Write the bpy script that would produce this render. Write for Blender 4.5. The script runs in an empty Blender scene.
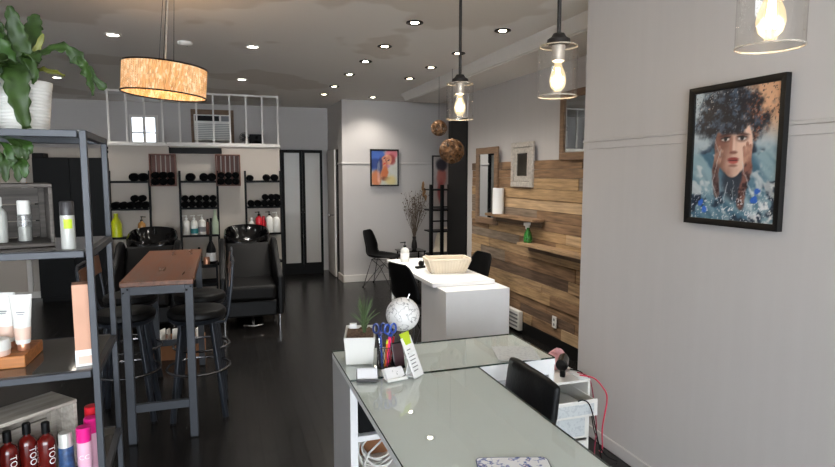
import bpy, math, random
from mathutils import Vector, Matrix, Euler
R = random.Random(11)
PI = math.pi
SC = bpy.context.scene
COL = SC.collection

# ------------------------------------------------------------------ materials
def lin(c):
    return tuple(((x / 255.0) / 12.92 if x / 255.0 <= 0.04045 else ((x / 255.0 + 0.055) / 1.055) ** 2.4) for x in c)

def mat(name, rgb, rough=0.5, metal=0.0, var=0.06, scale=8.0, stretch=(1, 1, 1), bump=0.0, spec=0.5, coat=0.0, emit=None, es=0.0, trans=0.0, ior=1.45, rvar=0.0):
    m = bpy.data.materials.new(name); m.use_nodes = True
    nt = m.node_tree; b = nt.nodes['Principled BSDF']
    c = lin(rgb)
    b.inputs['Roughness'].default_value = rough; b.inputs['Metallic'].default_value = metal
    b.inputs['Specular IOR Level'].default_value = spec; b.inputs['Coat Weight'].default_value = coat
    b.inputs['Coat Roughness'].default_value = 0.05
    b.inputs['Transmission Weight'].default_value = trans; b.inputs['IOR'].default_value = ior
    tc = nt.nodes.new('ShaderNodeTexCoord'); mp = nt.nodes.new('ShaderNodeMapping')
    mp.inputs['Scale'].default_value = stretch
    nt.links.new(tc.outputs['Object'], mp.inputs['Vector'])
    nz = nt.nodes.new('ShaderNodeTexNoise'); nz.inputs['Scale'].default_value = scale; nz.inputs['Detail'].default_value = 5
    nt.links.new(mp.outputs['Vector'], nz.inputs['Vector'])
    rp = nt.nodes.new('ShaderNodeValToRGB')
    rp.color_ramp.elements[0].position = 0.3; rp.color_ramp.elements[1].position = 0.7
    rp.color_ramp.elements[0].color = tuple(max(0, x * (1 - var)) for x in c) + (1,)
    rp.color_ramp.elements[1].color = tuple(min(1, x * (1 + var)) for x in c) + (1,)
    nt.links.new(nz.outputs['Fac'], rp.inputs['Fac']); nt.links.new(rp.outputs['Color'], b.inputs['Base Color'])
    if rvar:
        mr = nt.nodes.new('ShaderNodeMapRange')
        mr.inputs['To Min'].default_value = max(0, rough - rvar); mr.inputs['To Max'].default_value = rough + rvar
        nt.links.new(nz.outputs['Fac'], mr.inputs['Value']); nt.links.new(mr.outputs['Result'], b.inputs['Roughness'])
    if bump:
        bp = nt.nodes.new('ShaderNodeBump'); bp.inputs['Strength'].default_value = bump; bp.inputs['Distance'].default_value = 0.01
        nt.links.new(nz.outputs['Fac'], bp.inputs['Height']); nt.links.new(bp.outputs['Normal'], b.inputs['Normal'])
    if emit:
        b.inputs['Emission Color'].default_value = lin(emit) + (1,); b.inputs['Emission Strength'].default_value = es
    return m

def glassy(name, tint=(255, 255, 255), refl=0.06, rough=0.0, milky=0.0, milk=(255, 255, 255)):
    """thin clear glass: tinted see-through with mirror reflections growing at grazing angles"""
    m = bpy.data.materials.new(name); m.use_nodes = True
    nt = m.node_tree; nt.nodes.clear()
    out = nt.nodes.new('ShaderNodeOutputMaterial')
    tr = nt.nodes.new('ShaderNodeBsdfTransparent'); tr.inputs['Color'].default_value = lin(tint) + (1,)
    gl = nt.nodes.new('ShaderNodeBsdfGlossy'); gl.inputs['Roughness'].default_value = rough
    lw = nt.nodes.new('ShaderNodeFresnel'); lw.inputs['IOR'].default_value = 1.5
    ad = nt.nodes.new('ShaderNodeMath'); ad.operation = 'ADD'; ad.inputs[1].default_value = refl; ad.use_clamp = True
    ge = nt.nodes.new('ShaderNodeNewGeometry'); bk = nt.nodes.new('ShaderNodeMix'); bk.inputs['B'].default_value = 0.02
    nt.links.new(ge.outputs['Backfacing'], bk.inputs['Factor']); nt.links.new(lw.outputs['Fac'], bk.inputs['A'])
    nt.links.new(bk.outputs['Result'], ad.inputs[0])
    mx = nt.nodes.new('ShaderNodeMixShader'); nt.links.new(ad.outputs[0], mx.inputs['Fac'])
    src = tr
    if milky:
        df = nt.nodes.new('ShaderNodeBsdfDiffuse'); df.inputs['Color'].default_value = lin(milk) + (1,)
        m2 = nt.nodes.new('ShaderNodeMixShader'); m2.inputs['Fac'].default_value = milky
        nt.links.new(tr.outputs[0], m2.inputs[1]); nt.links.new(df.outputs[0], m2.inputs[2]); src = m2
    nt.links.new(src.outputs[0], mx.inputs[1]); nt.links.new(gl.outputs[0], mx.inputs[2])
    nt.links.new(mx.outputs[0], out.inputs['Surface'])
    return m

def emis(name, rgb, s):
    m = bpy.data.materials.new(name); m.use_nodes = True
    nt = m.node_tree; nt.nodes.clear()
    o = nt.nodes.new('ShaderNodeOutputMaterial'); e = nt.nodes.new('ShaderNodeEmission')
    e.inputs['Color'].default_value = lin(rgb) + (1,); e.inputs['Strength'].default_value = s
    nt.links.new(e.outputs[0], o.inputs['Surface'])
    return m

def attr_mat(name, rough=0.35, coat=0.0):
    m = bpy.data.materials.new(name); m.use_nodes = True
    nt = m.node_tree; b = nt.nodes['Principled BSDF']; b.inputs['Roughness'].default_value = rough
    b.inputs['Coat Weight'].default_value = coat; b.inputs['Coat Roughness'].default_value = 0.02
    a = nt.nodes.new('ShaderNodeVertexColor'); a.layer_name = 'Col'
    nt.links.new(a.outputs['Color'], b.inputs['Base Color'])
    return m

M = {}
def floor_mat():
    m = bpy.data.materials.new('black_stained_boards'); m.use_nodes = True
    nt = m.node_tree; b = nt.nodes['Principled BSDF']
    tc = nt.nodes.new('ShaderNodeTexCoord'); mp = nt.nodes.new('ShaderNodeMapping')
    mp.inputs['Rotation'].default_value = (0, 0, PI / 2)
    nt.links.new(tc.outputs['Object'], mp.inputs['Vector'])
    br = nt.nodes.new('ShaderNodeTexBrick'); br.inputs['Scale'].default_value = 1.0
    br.inputs['Brick Width'].default_value = 1.1; br.inputs['Row Height'].default_value = 0.085
    br.inputs['Mortar Size'].default_value = 0.0035
    br.inputs['Color1'].default_value = (0.0055, 0.005, 0.0048, 1); br.inputs['Color2'].default_value = (0.010, 0.009, 0.0084, 1)
    br.inputs['Mortar'].default_value = (0.003, 0.003, 0.003, 1); br.offset = 0.37
    nt.links.new(mp.outputs['Vector'], br.inputs['Vector'])
    nz = nt.nodes.new('ShaderNodeTexNoise'); nz.inputs['Scale'].default_value = 5; nz.inputs['Detail'].default_value = 8
    mp2 = nt.nodes.new('ShaderNodeMapping'); mp2.inputs['Scale'].default_value = (9, 1, 1)
    nt.links.new(tc.outputs['Object'], mp2.inputs['Vector']); nt.links.new(mp2.outputs['Vector'], nz.inputs['Vector'])
    mx = nt.nodes.new('ShaderNodeMixRGB'); mx.blend_type = 'ADD'; mx.inputs['Fac'].default_value = 1
    rp = nt.nodes.new('ShaderNodeValToRGB'); rp.color_ramp.elements[0].position = .5; rp.color_ramp.elements[1].position = .85
    rp.color_ramp.elements[0].color = (0, 0, 0, 1); rp.color_ramp.elements[1].color = (0.008, 0.0075, 0.007, 1)
    nt.links.new(nz.outputs['Fac'], rp.inputs['Fac'])
    nt.links.new(br.outputs['Color'], mx.inputs['Color1']); nt.links.new(rp.outputs['Color'], mx.inputs['Color2'])
    nt.links.new(mx.outputs['Color'], b.inputs['Base Color'])
    mr = nt.nodes.new('ShaderNodeMapRange'); mr.inputs['To Min'].default_value = 0.2; mr.inputs['To Max'].default_value = 0.3
    nt.links.new(nz.outputs['Fac'], mr.inputs['Value']); nt.links.new(mr.outputs['Result'], b.inputs['Roughness'])
    bp = nt.nodes.new('ShaderNodeBump'); bp.inputs['Strength'].default_value = .5; bp.inputs['Distance'].default_value = .004
    nt.links.new(br.outputs['Fac'], bp.inputs['Height']); bp.invert = True
    nt.links.new(bp.outputs['Normal'], b.inputs['Normal'])
    b.inputs['Specular IOR Level'].default_value = 0.35
    return m
M['floor'] = floor_mat()

def ceiling_mat():
    m = mat('stained_ceiling_paint', (216, 210, 202), 0.85, var=0.03, scale=1.1)
    nt = m.node_tree; b = nt.nodes['Principled BSDF']
    tc = nt.nodes.new('ShaderNodeTexCoord')
    nz = nt.nodes.new('ShaderNodeTexNoise'); nz.inputs['Scale'].default_value = 0.42; nz.inputs['Detail'].default_value = 4; nz.inputs['Roughness'].default_value = .55
    nt.links.new(tc.outputs['Object'], nz.inputs['Vector'])
    rp = nt.nodes.new('ShaderNodeValToRGB')
    rp.color_ramp.elements[0].position = .545; rp.color_ramp.elements[1].position = .56
    rp.color_ramp.elements[0].color = lin((230, 226, 220)) + (1,); rp.color_ramp.elements[1].color = lin((214, 207, 198)) + (1,)
    nt.links.new(nz.outputs['Fac'], rp.inputs['Fac']); nt.links.new(rp.outputs['Color'], b.inputs['Base Color'])
    return m
M['ceiling'] = ceiling_mat()
M['wall'] = mat('white_wall_paint', (192, 187, 184), 0.6, var=0.015, scale=3, stretch=(1, 6, .4), bump=0.02)
M['wall_warm'] = mat('cream_wall_paint', (178, 168, 157), 0.6, var=0.02, scale=3)
M['trim'] = mat('white_trim_paint', (216, 211, 205), 0.45, var=0.01)
M['black_paint'] = mat('black_wall_paint', (12, 11, 11), 0.6, var=0.1, spec=.3)
M['steel'] = mat('slate_grey_powder_coat', (58, 61, 67), 0.42, 0.1, var=0.06, scale=20)
M['steel_dark'] = mat('dark_grey_steel', (40, 44, 51), 0.4, 0.25, var=0.08, scale=20)
M['smoke_glass'] = mat('smoked_glass_shelf', (98, 95, 91), 0.06, 0.35, var=0.04, spec=0.9)
M['black'] = mat('black_plastic', (7, 7, 8), 0.5, var=0.1, spec=.18)
M['black_matte'] = mat('black_towelling', (5, 5, 6), 0.95, var=0.3, scale=90, bump=0.6, spec=0.1)
M['leather'] = mat('black_leather', (11, 11, 12), 0.42, var=0.15, scale=60, bump=0.12, spec=.25)
M['leather_grey'] = mat('worn_black_upholstery', (15, 14, 14), 0.5, var=0.15, scale=60, bump=0.1, spec=.2)
M['gloss_black'] = mat('glossy_black_ceramic', (5, 5, 6), 0.12, var=0.1, coat=0.1)
M['wardrobe'] = mat('black_cupboard_lacquer', (4, 5, 6), 0.6, var=0.1, spec=.25)
M['chrome'] = mat('chrome', (210, 210, 212), 0.12, 1.0, var=0.03)
M['table_wood'] = mat('rustic_brown_board', (112, 72, 50), 0.3, var=0.34, scale=2.5, stretch=(12, 1.0, 12), rvar=.08)
M['dark_wood'] = mat('dark_red_brown_wood', (100, 60, 48), 0.55, var=0.35, scale=6, stretch=(8, 8, .8))
M['back_wood'] = mat('brown_stool_back_wood', (100, 68, 48), 0.45, var=0.3, scale=8)
M['grey_wood'] = mat('weathered_grey_crate_wood', (162, 154, 144), 0.8, var=0.25, scale=5, stretch=(1.2, 8, 14), bump=.2)
M['grey_wood_dark'] = mat('dark_weathered_grey_wood', (92, 86, 81), 0.8, var=0.35, scale=5, stretch=(1.2, 8, 14), bump=.2)
M['orange_wood'] = mat('warm_orange_wood', (176, 112, 60), 0.45, var=0.25, scale=6, stretch=(1, 8, 14))
M['white'] = mat('white_laminate', (238, 237, 236), 0.35, var=0.015)
M['white_grey'] = mat('pale_grey_panel', (186, 184, 184), 0.4, var=0.02)
M['grey_in'] = mat('grey_inner_panel', (150, 150, 148), 0.5, var=0.04)
M['white_plastic'] = mat('white_plastic', (222, 220, 214), 0.35, var=0.02)
M['cream_plastic'] = mat('cream_plastic_shell', (214, 203, 186), 0.4, var=0.02)
M['paper'] = mat('white_paper', (226, 226, 224), 0.7, var=0.02)
M['desk_glass'] = glassy('pale_green_desk_glass', (252, 255, 254), 0.03)
M['glass_edge'] = mat('dark_green_glass_edge', (28, 48, 42), 0.15, var=0.05)
M['clear'] = glassy('clear_jar_glass', (250, 249, 247), 0.05)
M['jar_rim'] = glassy('jar_rim_painted_highlight', (244, 242, 238), 0.12, 0.05, milky=0.3, milk=(255, 244, 228))  # milky white mixed into the glass paints the highlight along the rims
M['clear_plastic'] = glassy('clear_plastic', (222, 222, 220), 0.05, 0.1, milky=0.14, milk=(210, 210, 208))

M['mirror'] = mat('mirror_glass', (205, 208, 208), 0.02, 1.0, var=0.0)
M['silver'] = mat('antique_silver_moulding', (196, 188, 178), 0.4, 0.4, var=0.2, scale=40, bump=.2)
M['mirror_wood'] = mat('brown_mirror_frame_wood', (124, 98, 76), 0.55, var=0.25, scale=6, stretch=(1, 1, 8))
M['dark_metal'] = mat('gunmetal', (42, 38, 36), 0.45, 0.4, var=0.08)
M['frame_black'] = mat('black_picture_frame', (7, 7, 8), 0.4, var=0.1)
M['copper'] = mat('copper', (196, 140, 110), 0.28, 0.6, var=0.08)
M['copper_card'] = mat('rose_copper_card', (200, 152, 126), 0.5, 0.15, var=0.05)
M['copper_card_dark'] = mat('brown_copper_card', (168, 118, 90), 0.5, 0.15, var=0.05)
M['copper_pale'] = mat('pale_rose_gold_print', (222, 190, 172), 0.45, var=0.06)
M['red_brown'] = mat('dark_red_amber_plastic', (92, 20, 16), 0.12, var=0.2, coat=.5)
M['magenta'] = mat('magenta_plastic', (222, 30, 130), 0.3, var=0.03)
M['red'] = mat('red_plastic', (196, 26, 42), 0.3, var=0.04)
M['pink_pale'] = mat('pale_pink_plastic', (226, 176, 196), 0.35, var=0.03)
M['grey_cap'] = mat('charcoal_cap', (58, 56, 57), 0.35, var=0.05)
M['silver_can'] = mat('pale_silver_can', (196, 196, 190), 0.35, 0.2, var=0.03)
M['lime'] = mat('lime_green_print', (190, 214, 44), 0.5, var=0.05)
M['yellow_green'] = mat('chartreuse_plastic', (188, 196, 24), 0.3, var=0.05)
M['amber'] = mat('amber_plastic', (196, 140, 76), 0.2, var=0.08)
M['navy_print'] = mat('navy_blue_label', (40, 66, 104), 0.4, var=0.75, scale=45)
M['teal_print'] = mat('teal_label', (40, 120, 124), 0.4, var=0.1)
M['white_print'] = mat('white_print', (236, 234, 232), 0.5, var=0.02)
M['grey_print'] = mat('grey_print', (120, 120, 122), 0.5, var=0.05)
M['green_clear'] = mat('green_clear_plastic', (70, 150, 70), 0.15, var=0.1, trans=.5)
M['olive_clear'] = mat('pale_green_bottle', (170, 184, 160), 0.25, var=0.05)
M['leaf'] = mat('dark_green_leaf', (46, 68, 24), 0.5, var=0.35, scale=25)
M['leaf_light'] = mat('yellow_green_leaf', (112, 114, 44), 0.45, var=0.2, scale=25)
M['leaf_mid'] = mat('mid_green_leaf', (52, 80, 32), 0.42, var=0.3, scale=25)
M['grass'] = mat('grey_green_blade', (84, 102, 66), 0.5, var=0.3, scale=30)
M['soil'] = mat('brown_soil', (104, 84, 68), 0.95, var=0.6, scale=90, bump=.8)
M['twig'] = mat('dry_twig', (96, 82, 70), 0.8, var=0.2)
M['straw'] = mat('dry_straw', (150, 112, 74), 0.8, var=0.2)
M['ball'] = mat('woven_copper_brown_strip', (104, 74, 48), 0.4, 0.4, var=0.75, scale=30)
M['cardboard'] = mat('brown_cardboard', (150, 102, 68), 0.8, var=0.08)
M['wicker'] = mat('cream_wicker', (226, 214, 194), 0.7, var=0.05)
M['blue'] = mat('blue_plastic', (40, 74, 160), 0.3, var=0.05)
M['orange'] = mat('orange_plastic', (232, 128, 40), 0.35, var=0.05)
M['hot_pink'] = mat('hot_pink_plastic', (236, 50, 110), 0.35, var=0.05)
M['pink_cloth'] = mat('dusty_pink_fabric', (206, 152, 156), 0.85, var=0.15, scale=40, bump=.3)
M['red_cable'] = mat('red_cable', (206, 60, 84), 0.4, var=0.03)
M['frost'] = mat('frosted_cabinet_glass', (150, 146, 140), 0.32, var=0.03, spec=.5)
M['downlight'] = emis('downlight_lens', (255, 240, 214), 28)
M['downlight_white'] = emis('led_panel_lens', (255, 246, 232), 18)
M['filament'] = emis('hot_filament', (255, 206, 130), 40)
M['bulb_glow'] = emis('bulb_inner_glow', (255, 205, 140), 7)
M['daylight_pane'] = emis('bright_window_pane', (222, 232, 246), 2.2)

def shade_mat():
    m = bpy.data.materials.new('lit_crystal_strands'); m.use_nodes = True
    nt = m.node_tree; b = nt.nodes['Principled BSDF']
    b.inputs['Base Color'].default_value = lin((214, 170, 120)) + (1,); b.inputs['Roughness'].default_value = .25
    tc = nt.nodes.new('ShaderNodeTexCoord'); mp = nt.nodes.new('ShaderNodeMapping'); mp.inputs['Scale'].default_value = (1, 1, .45)
    nt.links.new(tc.outputs['Object'], mp.inputs['Vector'])
    v = nt.nodes.new('ShaderNodeTexVoronoi'); v.inputs['Scale'].default_value = 90
    nt.links.new(mp.outputs['Vector'], v.inputs['Vector'])
    rp = nt.nodes.new('ShaderNodeValToRGB')
    e = rp.color_ramp.elements; e[0].position = 0; e[1].position = 1
    e[0].color = lin((96, 48, 18)) + (1,); e[1].color = lin((255, 246, 214)) + (1,)
    k = e.new(.55); k.color = lin((206, 136, 70)) + (1,)
    nt.links.new(v.outputs['Color'], rp.inputs['Fac'])
    nt.links.new(rp.outputs['Color'], b.inputs['Emission Color']); b.inputs['Emission Strength'].default_value = 0.42
    return m
M['shade'] = shade_mat()

def globe_mat():
    m = mat('white_globe_with_black_map_lines', (226, 224, 222), 0.35)
    nt = m.node_tree; b = nt.nodes['Principled BSDF']; tc = nt.nodes.new('ShaderNodeTexCoord')
    nz = nt.nodes.new('ShaderNodeTexNoise'); nz.inputs['Scale'].default_value = 26; nz.inputs['Detail'].default_value = 6
    nt.links.new(tc.outputs['Object'], nz.inputs['Vector'])
    rp = nt.nodes.new('ShaderNodeValToRGB'); e = rp.color_ramp.elements
    W = lin((226, 224, 222)) + (1,); e[0].position = .485; e[0].color = W; e[1].position = .525; e[1].color = W
    k = e.new(.505); k.color = lin((60, 60, 62)) + (1,)
    nt.links.new(nz.outputs['Fac'], rp.inputs['Fac']); nt.links.new(rp.outputs['Color'], b.inputs['Base Color'])
    return m
M['globe'] = globe_mat()

def blotch_mat(name, base, spots, scale, th=.5):
    m = mat(name, base, 0.4); nt = m.node_tree; b = nt.nodes['Principled BSDF']; tc = nt.nodes.new('ShaderNodeTexCoord')
    v = nt.nodes.new('ShaderNodeTexNoise'); v.inputs['Scale'].default_value = scale; v.inputs['Detail'].default_value = 3
    nt.links.new(tc.outputs['Object'], v.inputs['Vector'])
    rp = nt.nodes.new('ShaderNodeValToRGB'); e = rp.color_ramp.elements; rp.color_ramp.interpolation = 'CONSTANT'
    e[0].position = 0; e[0].color = lin(base) + (1,); e[1].position = th; e[1].color = lin(spots[0]) + (1,)
    for i, s in enumerate(spots[1:]):
        k = e.new(th + .05 * (i + 1)); k.color = lin(s) + (1,)
    nt.links.new(v.outputs['Fac'], rp.inputs['Fac']); nt.links.new(rp.outputs['Color'], b.inputs['Base Color'])
    return m
M['floral'] = blotch_mat('white_cover_with_blue_flowers', (228, 228, 230), [(150, 160, 196), (66, 84, 150), (226, 214, 218)], 42, .55)
M['printed'] = blotch_mat('printed_sheet', (200, 204, 204), [(186, 190, 192)], 60, .54)
M['magazine'] = blotch_mat('magazine_cover', (190, 186, 180), [(60, 60, 62), (150, 120, 110)], 22, .55)
M['cards'] = blotch_mat('white_card_with_black_flower', (226, 224, 224), [(70, 66, 68)], 30, .57)

WOODS = [mat('reclaimed_board_tan', (150, 122, 90), .75, var=.4, scale=4, stretch=(8, 1, 12), bump=.15),
         mat('reclaimed_board_brown', (126, 98, 72), .75, var=.42, scale=4, stretch=(8, 1, 12), bump=.15),
         mat('reclaimed_board_honey', (158, 128, 92), .75, var=.36, scale=4, stretch=(8, 1, 12), bump=.15),
         mat('reclaimed_board_dark', (96, 76, 60), .75, var=.4, scale=4, stretch=(8, 1, 12), bump=.15),
         mat('reclaimed_board_grey', (124, 108, 92), .8, var=.4, scale=4, stretch=(8, 1, 12), bump=.15),
         mat('reclaimed_board_pale', (174, 146, 112), .75, var=.3, scale=4, stretch=(8, 1, 12), bump=.15)]

# ------------------------------------------------------------------ mesh builder
class MB:
    def __init__(s): s.v = []; s.f = []; s.mi = []; s.sm = []; s.M = Matrix.Identity(4)
    def add(s, vs, fs, mi=0, sm=True):
        k = len(s.v); s.v += [tuple(s.M @ Vector(p)) for p in vs]
        for f in fs: s.f.append(tuple(i + k for i in f)); s.mi.append(mi); s.sm.append(sm)
        return s
    def box(s, x0, y0, z0, x1, y1, z1, mi=0):
        x0, x1 = sorted((x0, x1)); y0, y1 = sorted((y0, y1)); z0, z1 = sorted((z0, z1))
        return s.add([(x0, y0, z0), (x1, y0, z0), (x1, y1, z0), (x0, y1, z0), (x0, y0, z1), (x1, y0, z1), (x1, y1, z1), (x0, y1, z1)],
                     [(0, 3, 2, 1), (4, 5, 6, 7), (0, 1, 5, 4), (1, 2, 6, 5), (2, 3, 7, 6), (3, 0, 4, 7)], mi)
    def bar(s, p, q, w, d, mi=0, up=(0, 0, 1)):
        p = Vector(p); q = Vector(q); a = (q - p).normalized(); u = Vector(up)
        if abs(a.dot(u)) > .95: u = Vector((0, 1, 0))
        r = a.cross(u).normalized(); t = r.cross(a).normalized(); vs = []
        for c in (p, q):
            for i, j in ((-1, -1), (1, -1), (1, 1), (-1, 1)): vs.append(c + r * (w / 2 * i) + t * (d / 2 * j))
        return s.add(vs, [(0, 3, 2, 1), (4, 5, 6, 7), (0, 1, 5, 4), (1, 2, 6, 5), (2, 3, 7, 6), (3, 0, 4, 7)], mi)
    def cyl(s, p, q, r0, r1=None, n=16, mi=0, caps=True):
        if r1 is None: r1 = r0
        p = Vector(p); q = Vector(q); a = (q - p).normalized()
        u = a.orthogonal().normalized(); w = a.cross(u); vs = []
        for c, r in ((p, r0), (q, r1)):
            for i in range(n):
                t = 2 * PI * i / n; vs.append(c + u * (r * math.cos(t)) + w * (r * math.sin(t)))
        fs = [(i, (i + 1) % n, n + (i + 1) % n, n + i) for i in range(n)]
        if caps: fs += [tuple(range(n - 1, -1, -1)), tuple(range(n, 2 * n))]
        return s.add(vs, fs, mi)
    def lathe(s, prof, c=(0, 0, 0), n=24, mi=0, sx=1, sy=1):
        vs = []; m = len(prof)
        for r, z in prof:
            for i in range(n):
                t = 2 * PI * i / n; vs.append((c[0] + r * sx * math.cos(t), c[1] + r * sy * math.sin(t), c[2] + z))
        fs = []
        for j in range(m - 1):
            for i in range(n): fs.append((j * n + i, j * n + (i + 1) % n, (j + 1) * n + (i + 1) % n, (j + 1) * n + i))
        if prof[0][0] > 1e-6: fs.append(tuple(range(n - 1, -1, -1)))
        if prof[-1][0] > 1e-6: fs.append(tuple((m - 1) * n + i for i in range(n)))
        return s.add(vs, fs, mi)
    def tube(s, pts, r, n=8, closed=False, mi=0, rs=None):
        P = [Vector(p) for p in pts]; m = len(P); vs = []; prev = None
        for i in range(m):
            if closed: d = (P[(i + 1) % m] - P[i - 1])
            else: d = P[min(i + 1, m - 1)] - P[max(i - 1, 0)]
            d.normalize()
            if prev is None: u = d.orthogonal().normalized()
            else:
                u = prev - d * prev.dot(d)
                u = u.normalized() if u.length > 1e-6 else d.orthogonal().normalized()
            prev = u; w = d.cross(u); rr = rs[i] if rs else r
            for k in range(n):
                t = 2 * PI * k / n; vs.append(P[i] + u * (rr * math.cos(t)) + w * (rr * math.sin(t)))
        fs = []
        for i in range(m if closed else m - 1):
            for k in range(n):
                a = i * n; b = ((i + 1) % m) * n; fs.append((a + k, a + (k + 1) % n, b + (k + 1) % n, b + k))
        if not closed: fs += [tuple(range(n - 1, -1, -1)), tuple((m - 1) * n + k for k in range(n))]
        return s.add(vs, fs, mi)
    def sph(s, c, r, n=20, m=12, mi=0):
        if not hasattr(r, '__len__'): r = (r, r, r)
        vs = [(c[0], c[1], c[2] - r[2])]; fs = []
        for j in range(1, m):
            a = -PI / 2 + PI * j / m
            for i in range(n):
                t = 2 * PI * i / n
                vs.append((c[0] + r[0] * math.cos(a) * math.cos(t), c[1] + r[1] * math.cos(a) * math.sin(t), c[2] + r[2] * math.sin(a)))
        vs.append((c[0], c[1], c[2] + r[2])); L = len(vs) - 1
        for i in range(n):
            fs.append((0, 1 + (i + 1) % n, 1 + i)); fs.append((L, 1 + (m - 2) * n + i, 1 + (m - 2) * n + (i + 1) % n))
        for j in range(m - 2):
            for i in range(n):
                a = 1 + j * n; fs.append((a + i, a + (i + 1) % n, a + n + (i + 1) % n, a + n + i))
        return s.add(vs, fs, mi)
    def surf(s, fn, nu, nv, mi=0, flip=False):
        vs = [fn(i / nu, j / nv) for j in range(nv + 1) for i in range(nu + 1)]; fs = []
        for j in range(nv):
            for i in range(nu):
                a = j * (nu + 1) + i; f = (a, a + 1, a + nu + 2, a + nu + 1); fs.append(f[::-1] if flip else f)
        return s.add(vs, fs, mi)
    def prism(s, poly, z0, z1, mi=0):
        n = len(poly); vs = [(x, y, z0) for x, y in poly] + [(x, y, z1) for x, y in poly]
        fs = [tuple(range(n - 1, -1, -1)), tuple(range(n, 2 * n))] + [(i, (i + 1) % n, n + (i + 1) % n, n + i) for i in range(n)]
        return s.add(vs, fs, mi)
    def build(s, name, mats, parent=None, bevel=0, seg=2, angle=35, solid=0, sub=0, loc=None, rot=None):
        me = bpy.data.meshes.new(name); me.from_pydata(s.v, [], s.f)
        if not isinstance(mats, (list, tuple)): mats = [mats]
        for m in mats: me.materials.append(M[m] if isinstance(m, str) else m)
        me.polygons.foreach_set('material_index', s.mi); me.polygons.foreach_set('use_smooth', s.sm)
        me.update(); me.set_sharp_from_angle(angle=math.radians(angle))
        o = bpy.data.objects.new(name, me); COL.objects.link(o)
        if parent: o.parent = parent
        if loc: o.location = loc
        if rot: o.rotation_euler = rot
        if solid:
            d = o.modifiers.new('thickness', 'SOLIDIFY'); d.thickness = solid; d.offset = 0
        if bevel:
            d = o.modifiers.new('bevel', 'BEVEL'); d.width = bevel; d.segments = seg; d.limit_method = 'ANGLE'; d.angle_limit = math.radians(40)
        if sub:
            d = o.modifiers.new('subdivision', 'SUBSURF'); d.levels = sub; d.render_levels = sub
        return o

def rrect(w, h, r, n=5, cx=0, cy=0):
    out = []
    for sx, sy, a0 in ((1, 1, 0), (-1, 1, PI / 2), (-1, -1, PI), (1, -1, 1.5 * PI)):
        for i in range(n + 1):
            a = a0 + PI / 2 * i / n; out.append((cx + sx * (w / 2 - r) + r * math.cos(a), cy + sy * (h / 2 - r) + r * math.sin(a)))
    return out

def thing(name, label, cat, loc=(0, 0, 0), rotz=0, group=None):
    o = bpy.data.objects.new(name, None); COL.objects.link(o); o.empty_display_size = .05
    o.location = loc; o.rotation_euler = (0, 0, rotz); o['label'] = label; o['category'] = cat
    if group: o['group'] = group
    return o
def tag(o, label, cat, group=None):
    o['label'] = label; o['category'] = cat
    if group: o['group'] = group
    return o
def struct(name, mb, mats, bevel=0, **k):
    o = mb.build(name, mats, None, bevel, **k); o['kind'] = 'structure'; return o
def dup(root, loc, rotz=None, label=None, group=None):
    r = root.copy(); COL.objects.link(r); r.location = loc
    if rotz is not None: r.rotation_euler = (0, 0, rotz)
    if label: r['label'] = label
    if group: r['group'] = group
    for ch in list(root.children):
        c = ch.copy(); COL.objects.link(c); c.parent = r
        for g in list(ch.children):
            d = g.copy(); COL.objects.link(d); d.parent = c
    return r
def lamp(name, kind, loc, power, color, parent=None, size=.05, rot=None, **k):
    d = bpy.data.lights.new(name, kind); d.energy = power; d.color = color
    if kind in ('POINT', 'SPOT'): d.shadow_soft_size = size
    for a, b in k.items(): setattr(d, a, b)
    o = bpy.data.objects.new(name, d); COL.objects.link(o); o.location = loc
    if rot: o.rotation_euler = rot
    if parent: o.parent = parent
    return o

def text_faces(txt, size):
    c = bpy.data.curves.new('t', 'FONT'); c.body = txt; c.size = size; c.align_x = 'CENTER'; c.align_y = 'CENTER'; c.resolution_u = 3
    o = bpy.data.objects.new('t', c); COL.objects.link(o)
    dg = bpy.context.evaluated_depsgraph_get(); me = o.evaluated_get(dg).to_mesh()
    vs = [tuple(v.co) for v in me.vertices]; fs = [tuple(p.vertices) for p in me.polygons]
    o.evaluated_get(dg).to_mesh_clear(); bpy.data.objects.remove(o); bpy.data.curves.remove(c)
    return vs, fs
M['frost_pane'] = glassy('frosted_door_glass', (228, 226, 222), 0.03, 0.3, milky=0.36, milk=(240, 236, 230))
M['amber_dark'] = mat('dark_brown_glass', (48, 34, 20), 0.12, var=.1, coat=.4)
M['chrome_dark'] = mat('dull_chrome', (120, 120, 124), 0.25, 0.95, var=.05)
M['clear_solid'] = mat('clear_white_gel_bottle', (214, 214, 208), 0.15, var=.03, coat=.4)
M['lilac'] = mat('lilac_plastic', (150, 130, 180), 0.35, var=.03)
M['blue_dark'] = mat('dark_blue_plastic', (34, 52, 110), 0.3, var=.05)
M['screen_pink'] = mat('screen_painted_pink_sheen', (70, 46, 50), 0.1, var=.2, coat=.5)  # pinkish sheen painted into the dark base colour
M['cards_plain'] = mat('plain_white_card', (224, 224, 226), 0.5, var=.02)
M['red_cable_dark'] = mat('dark_red_cable', (140, 40, 60), 0.4, var=.03)

def bulb_mat():
    m = bpy.data.materials.new('glowing_bulb_envelope'); m.use_nodes = True
    nt = m.node_tree; nt.nodes.clear(); o = nt.nodes.new('ShaderNodeOutputMaterial')
    e = nt.nodes.new('ShaderNodeEmission'); e.inputs['Color'].default_value = lin((255, 226, 176)) + (1,); e.inputs['Strength'].default_value = 0.9
    t = nt.nodes.new('ShaderNodeBsdfTransparent'); x = nt.nodes.new('ShaderNodeMixShader'); x.inputs['Fac'].default_value = .55
    nt.links.new(e.outputs[0], x.inputs[1]); nt.links.new(t.outputs[0], x.inputs[2]); nt.links.new(x.outputs[0], o.inputs['Surface'])
    return m
M['bulb_glass'] = bulb_mat()

M['grey_back'] = mat('grey_cabinet_back', (176, 172, 166), 0.6, var=.03)

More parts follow.
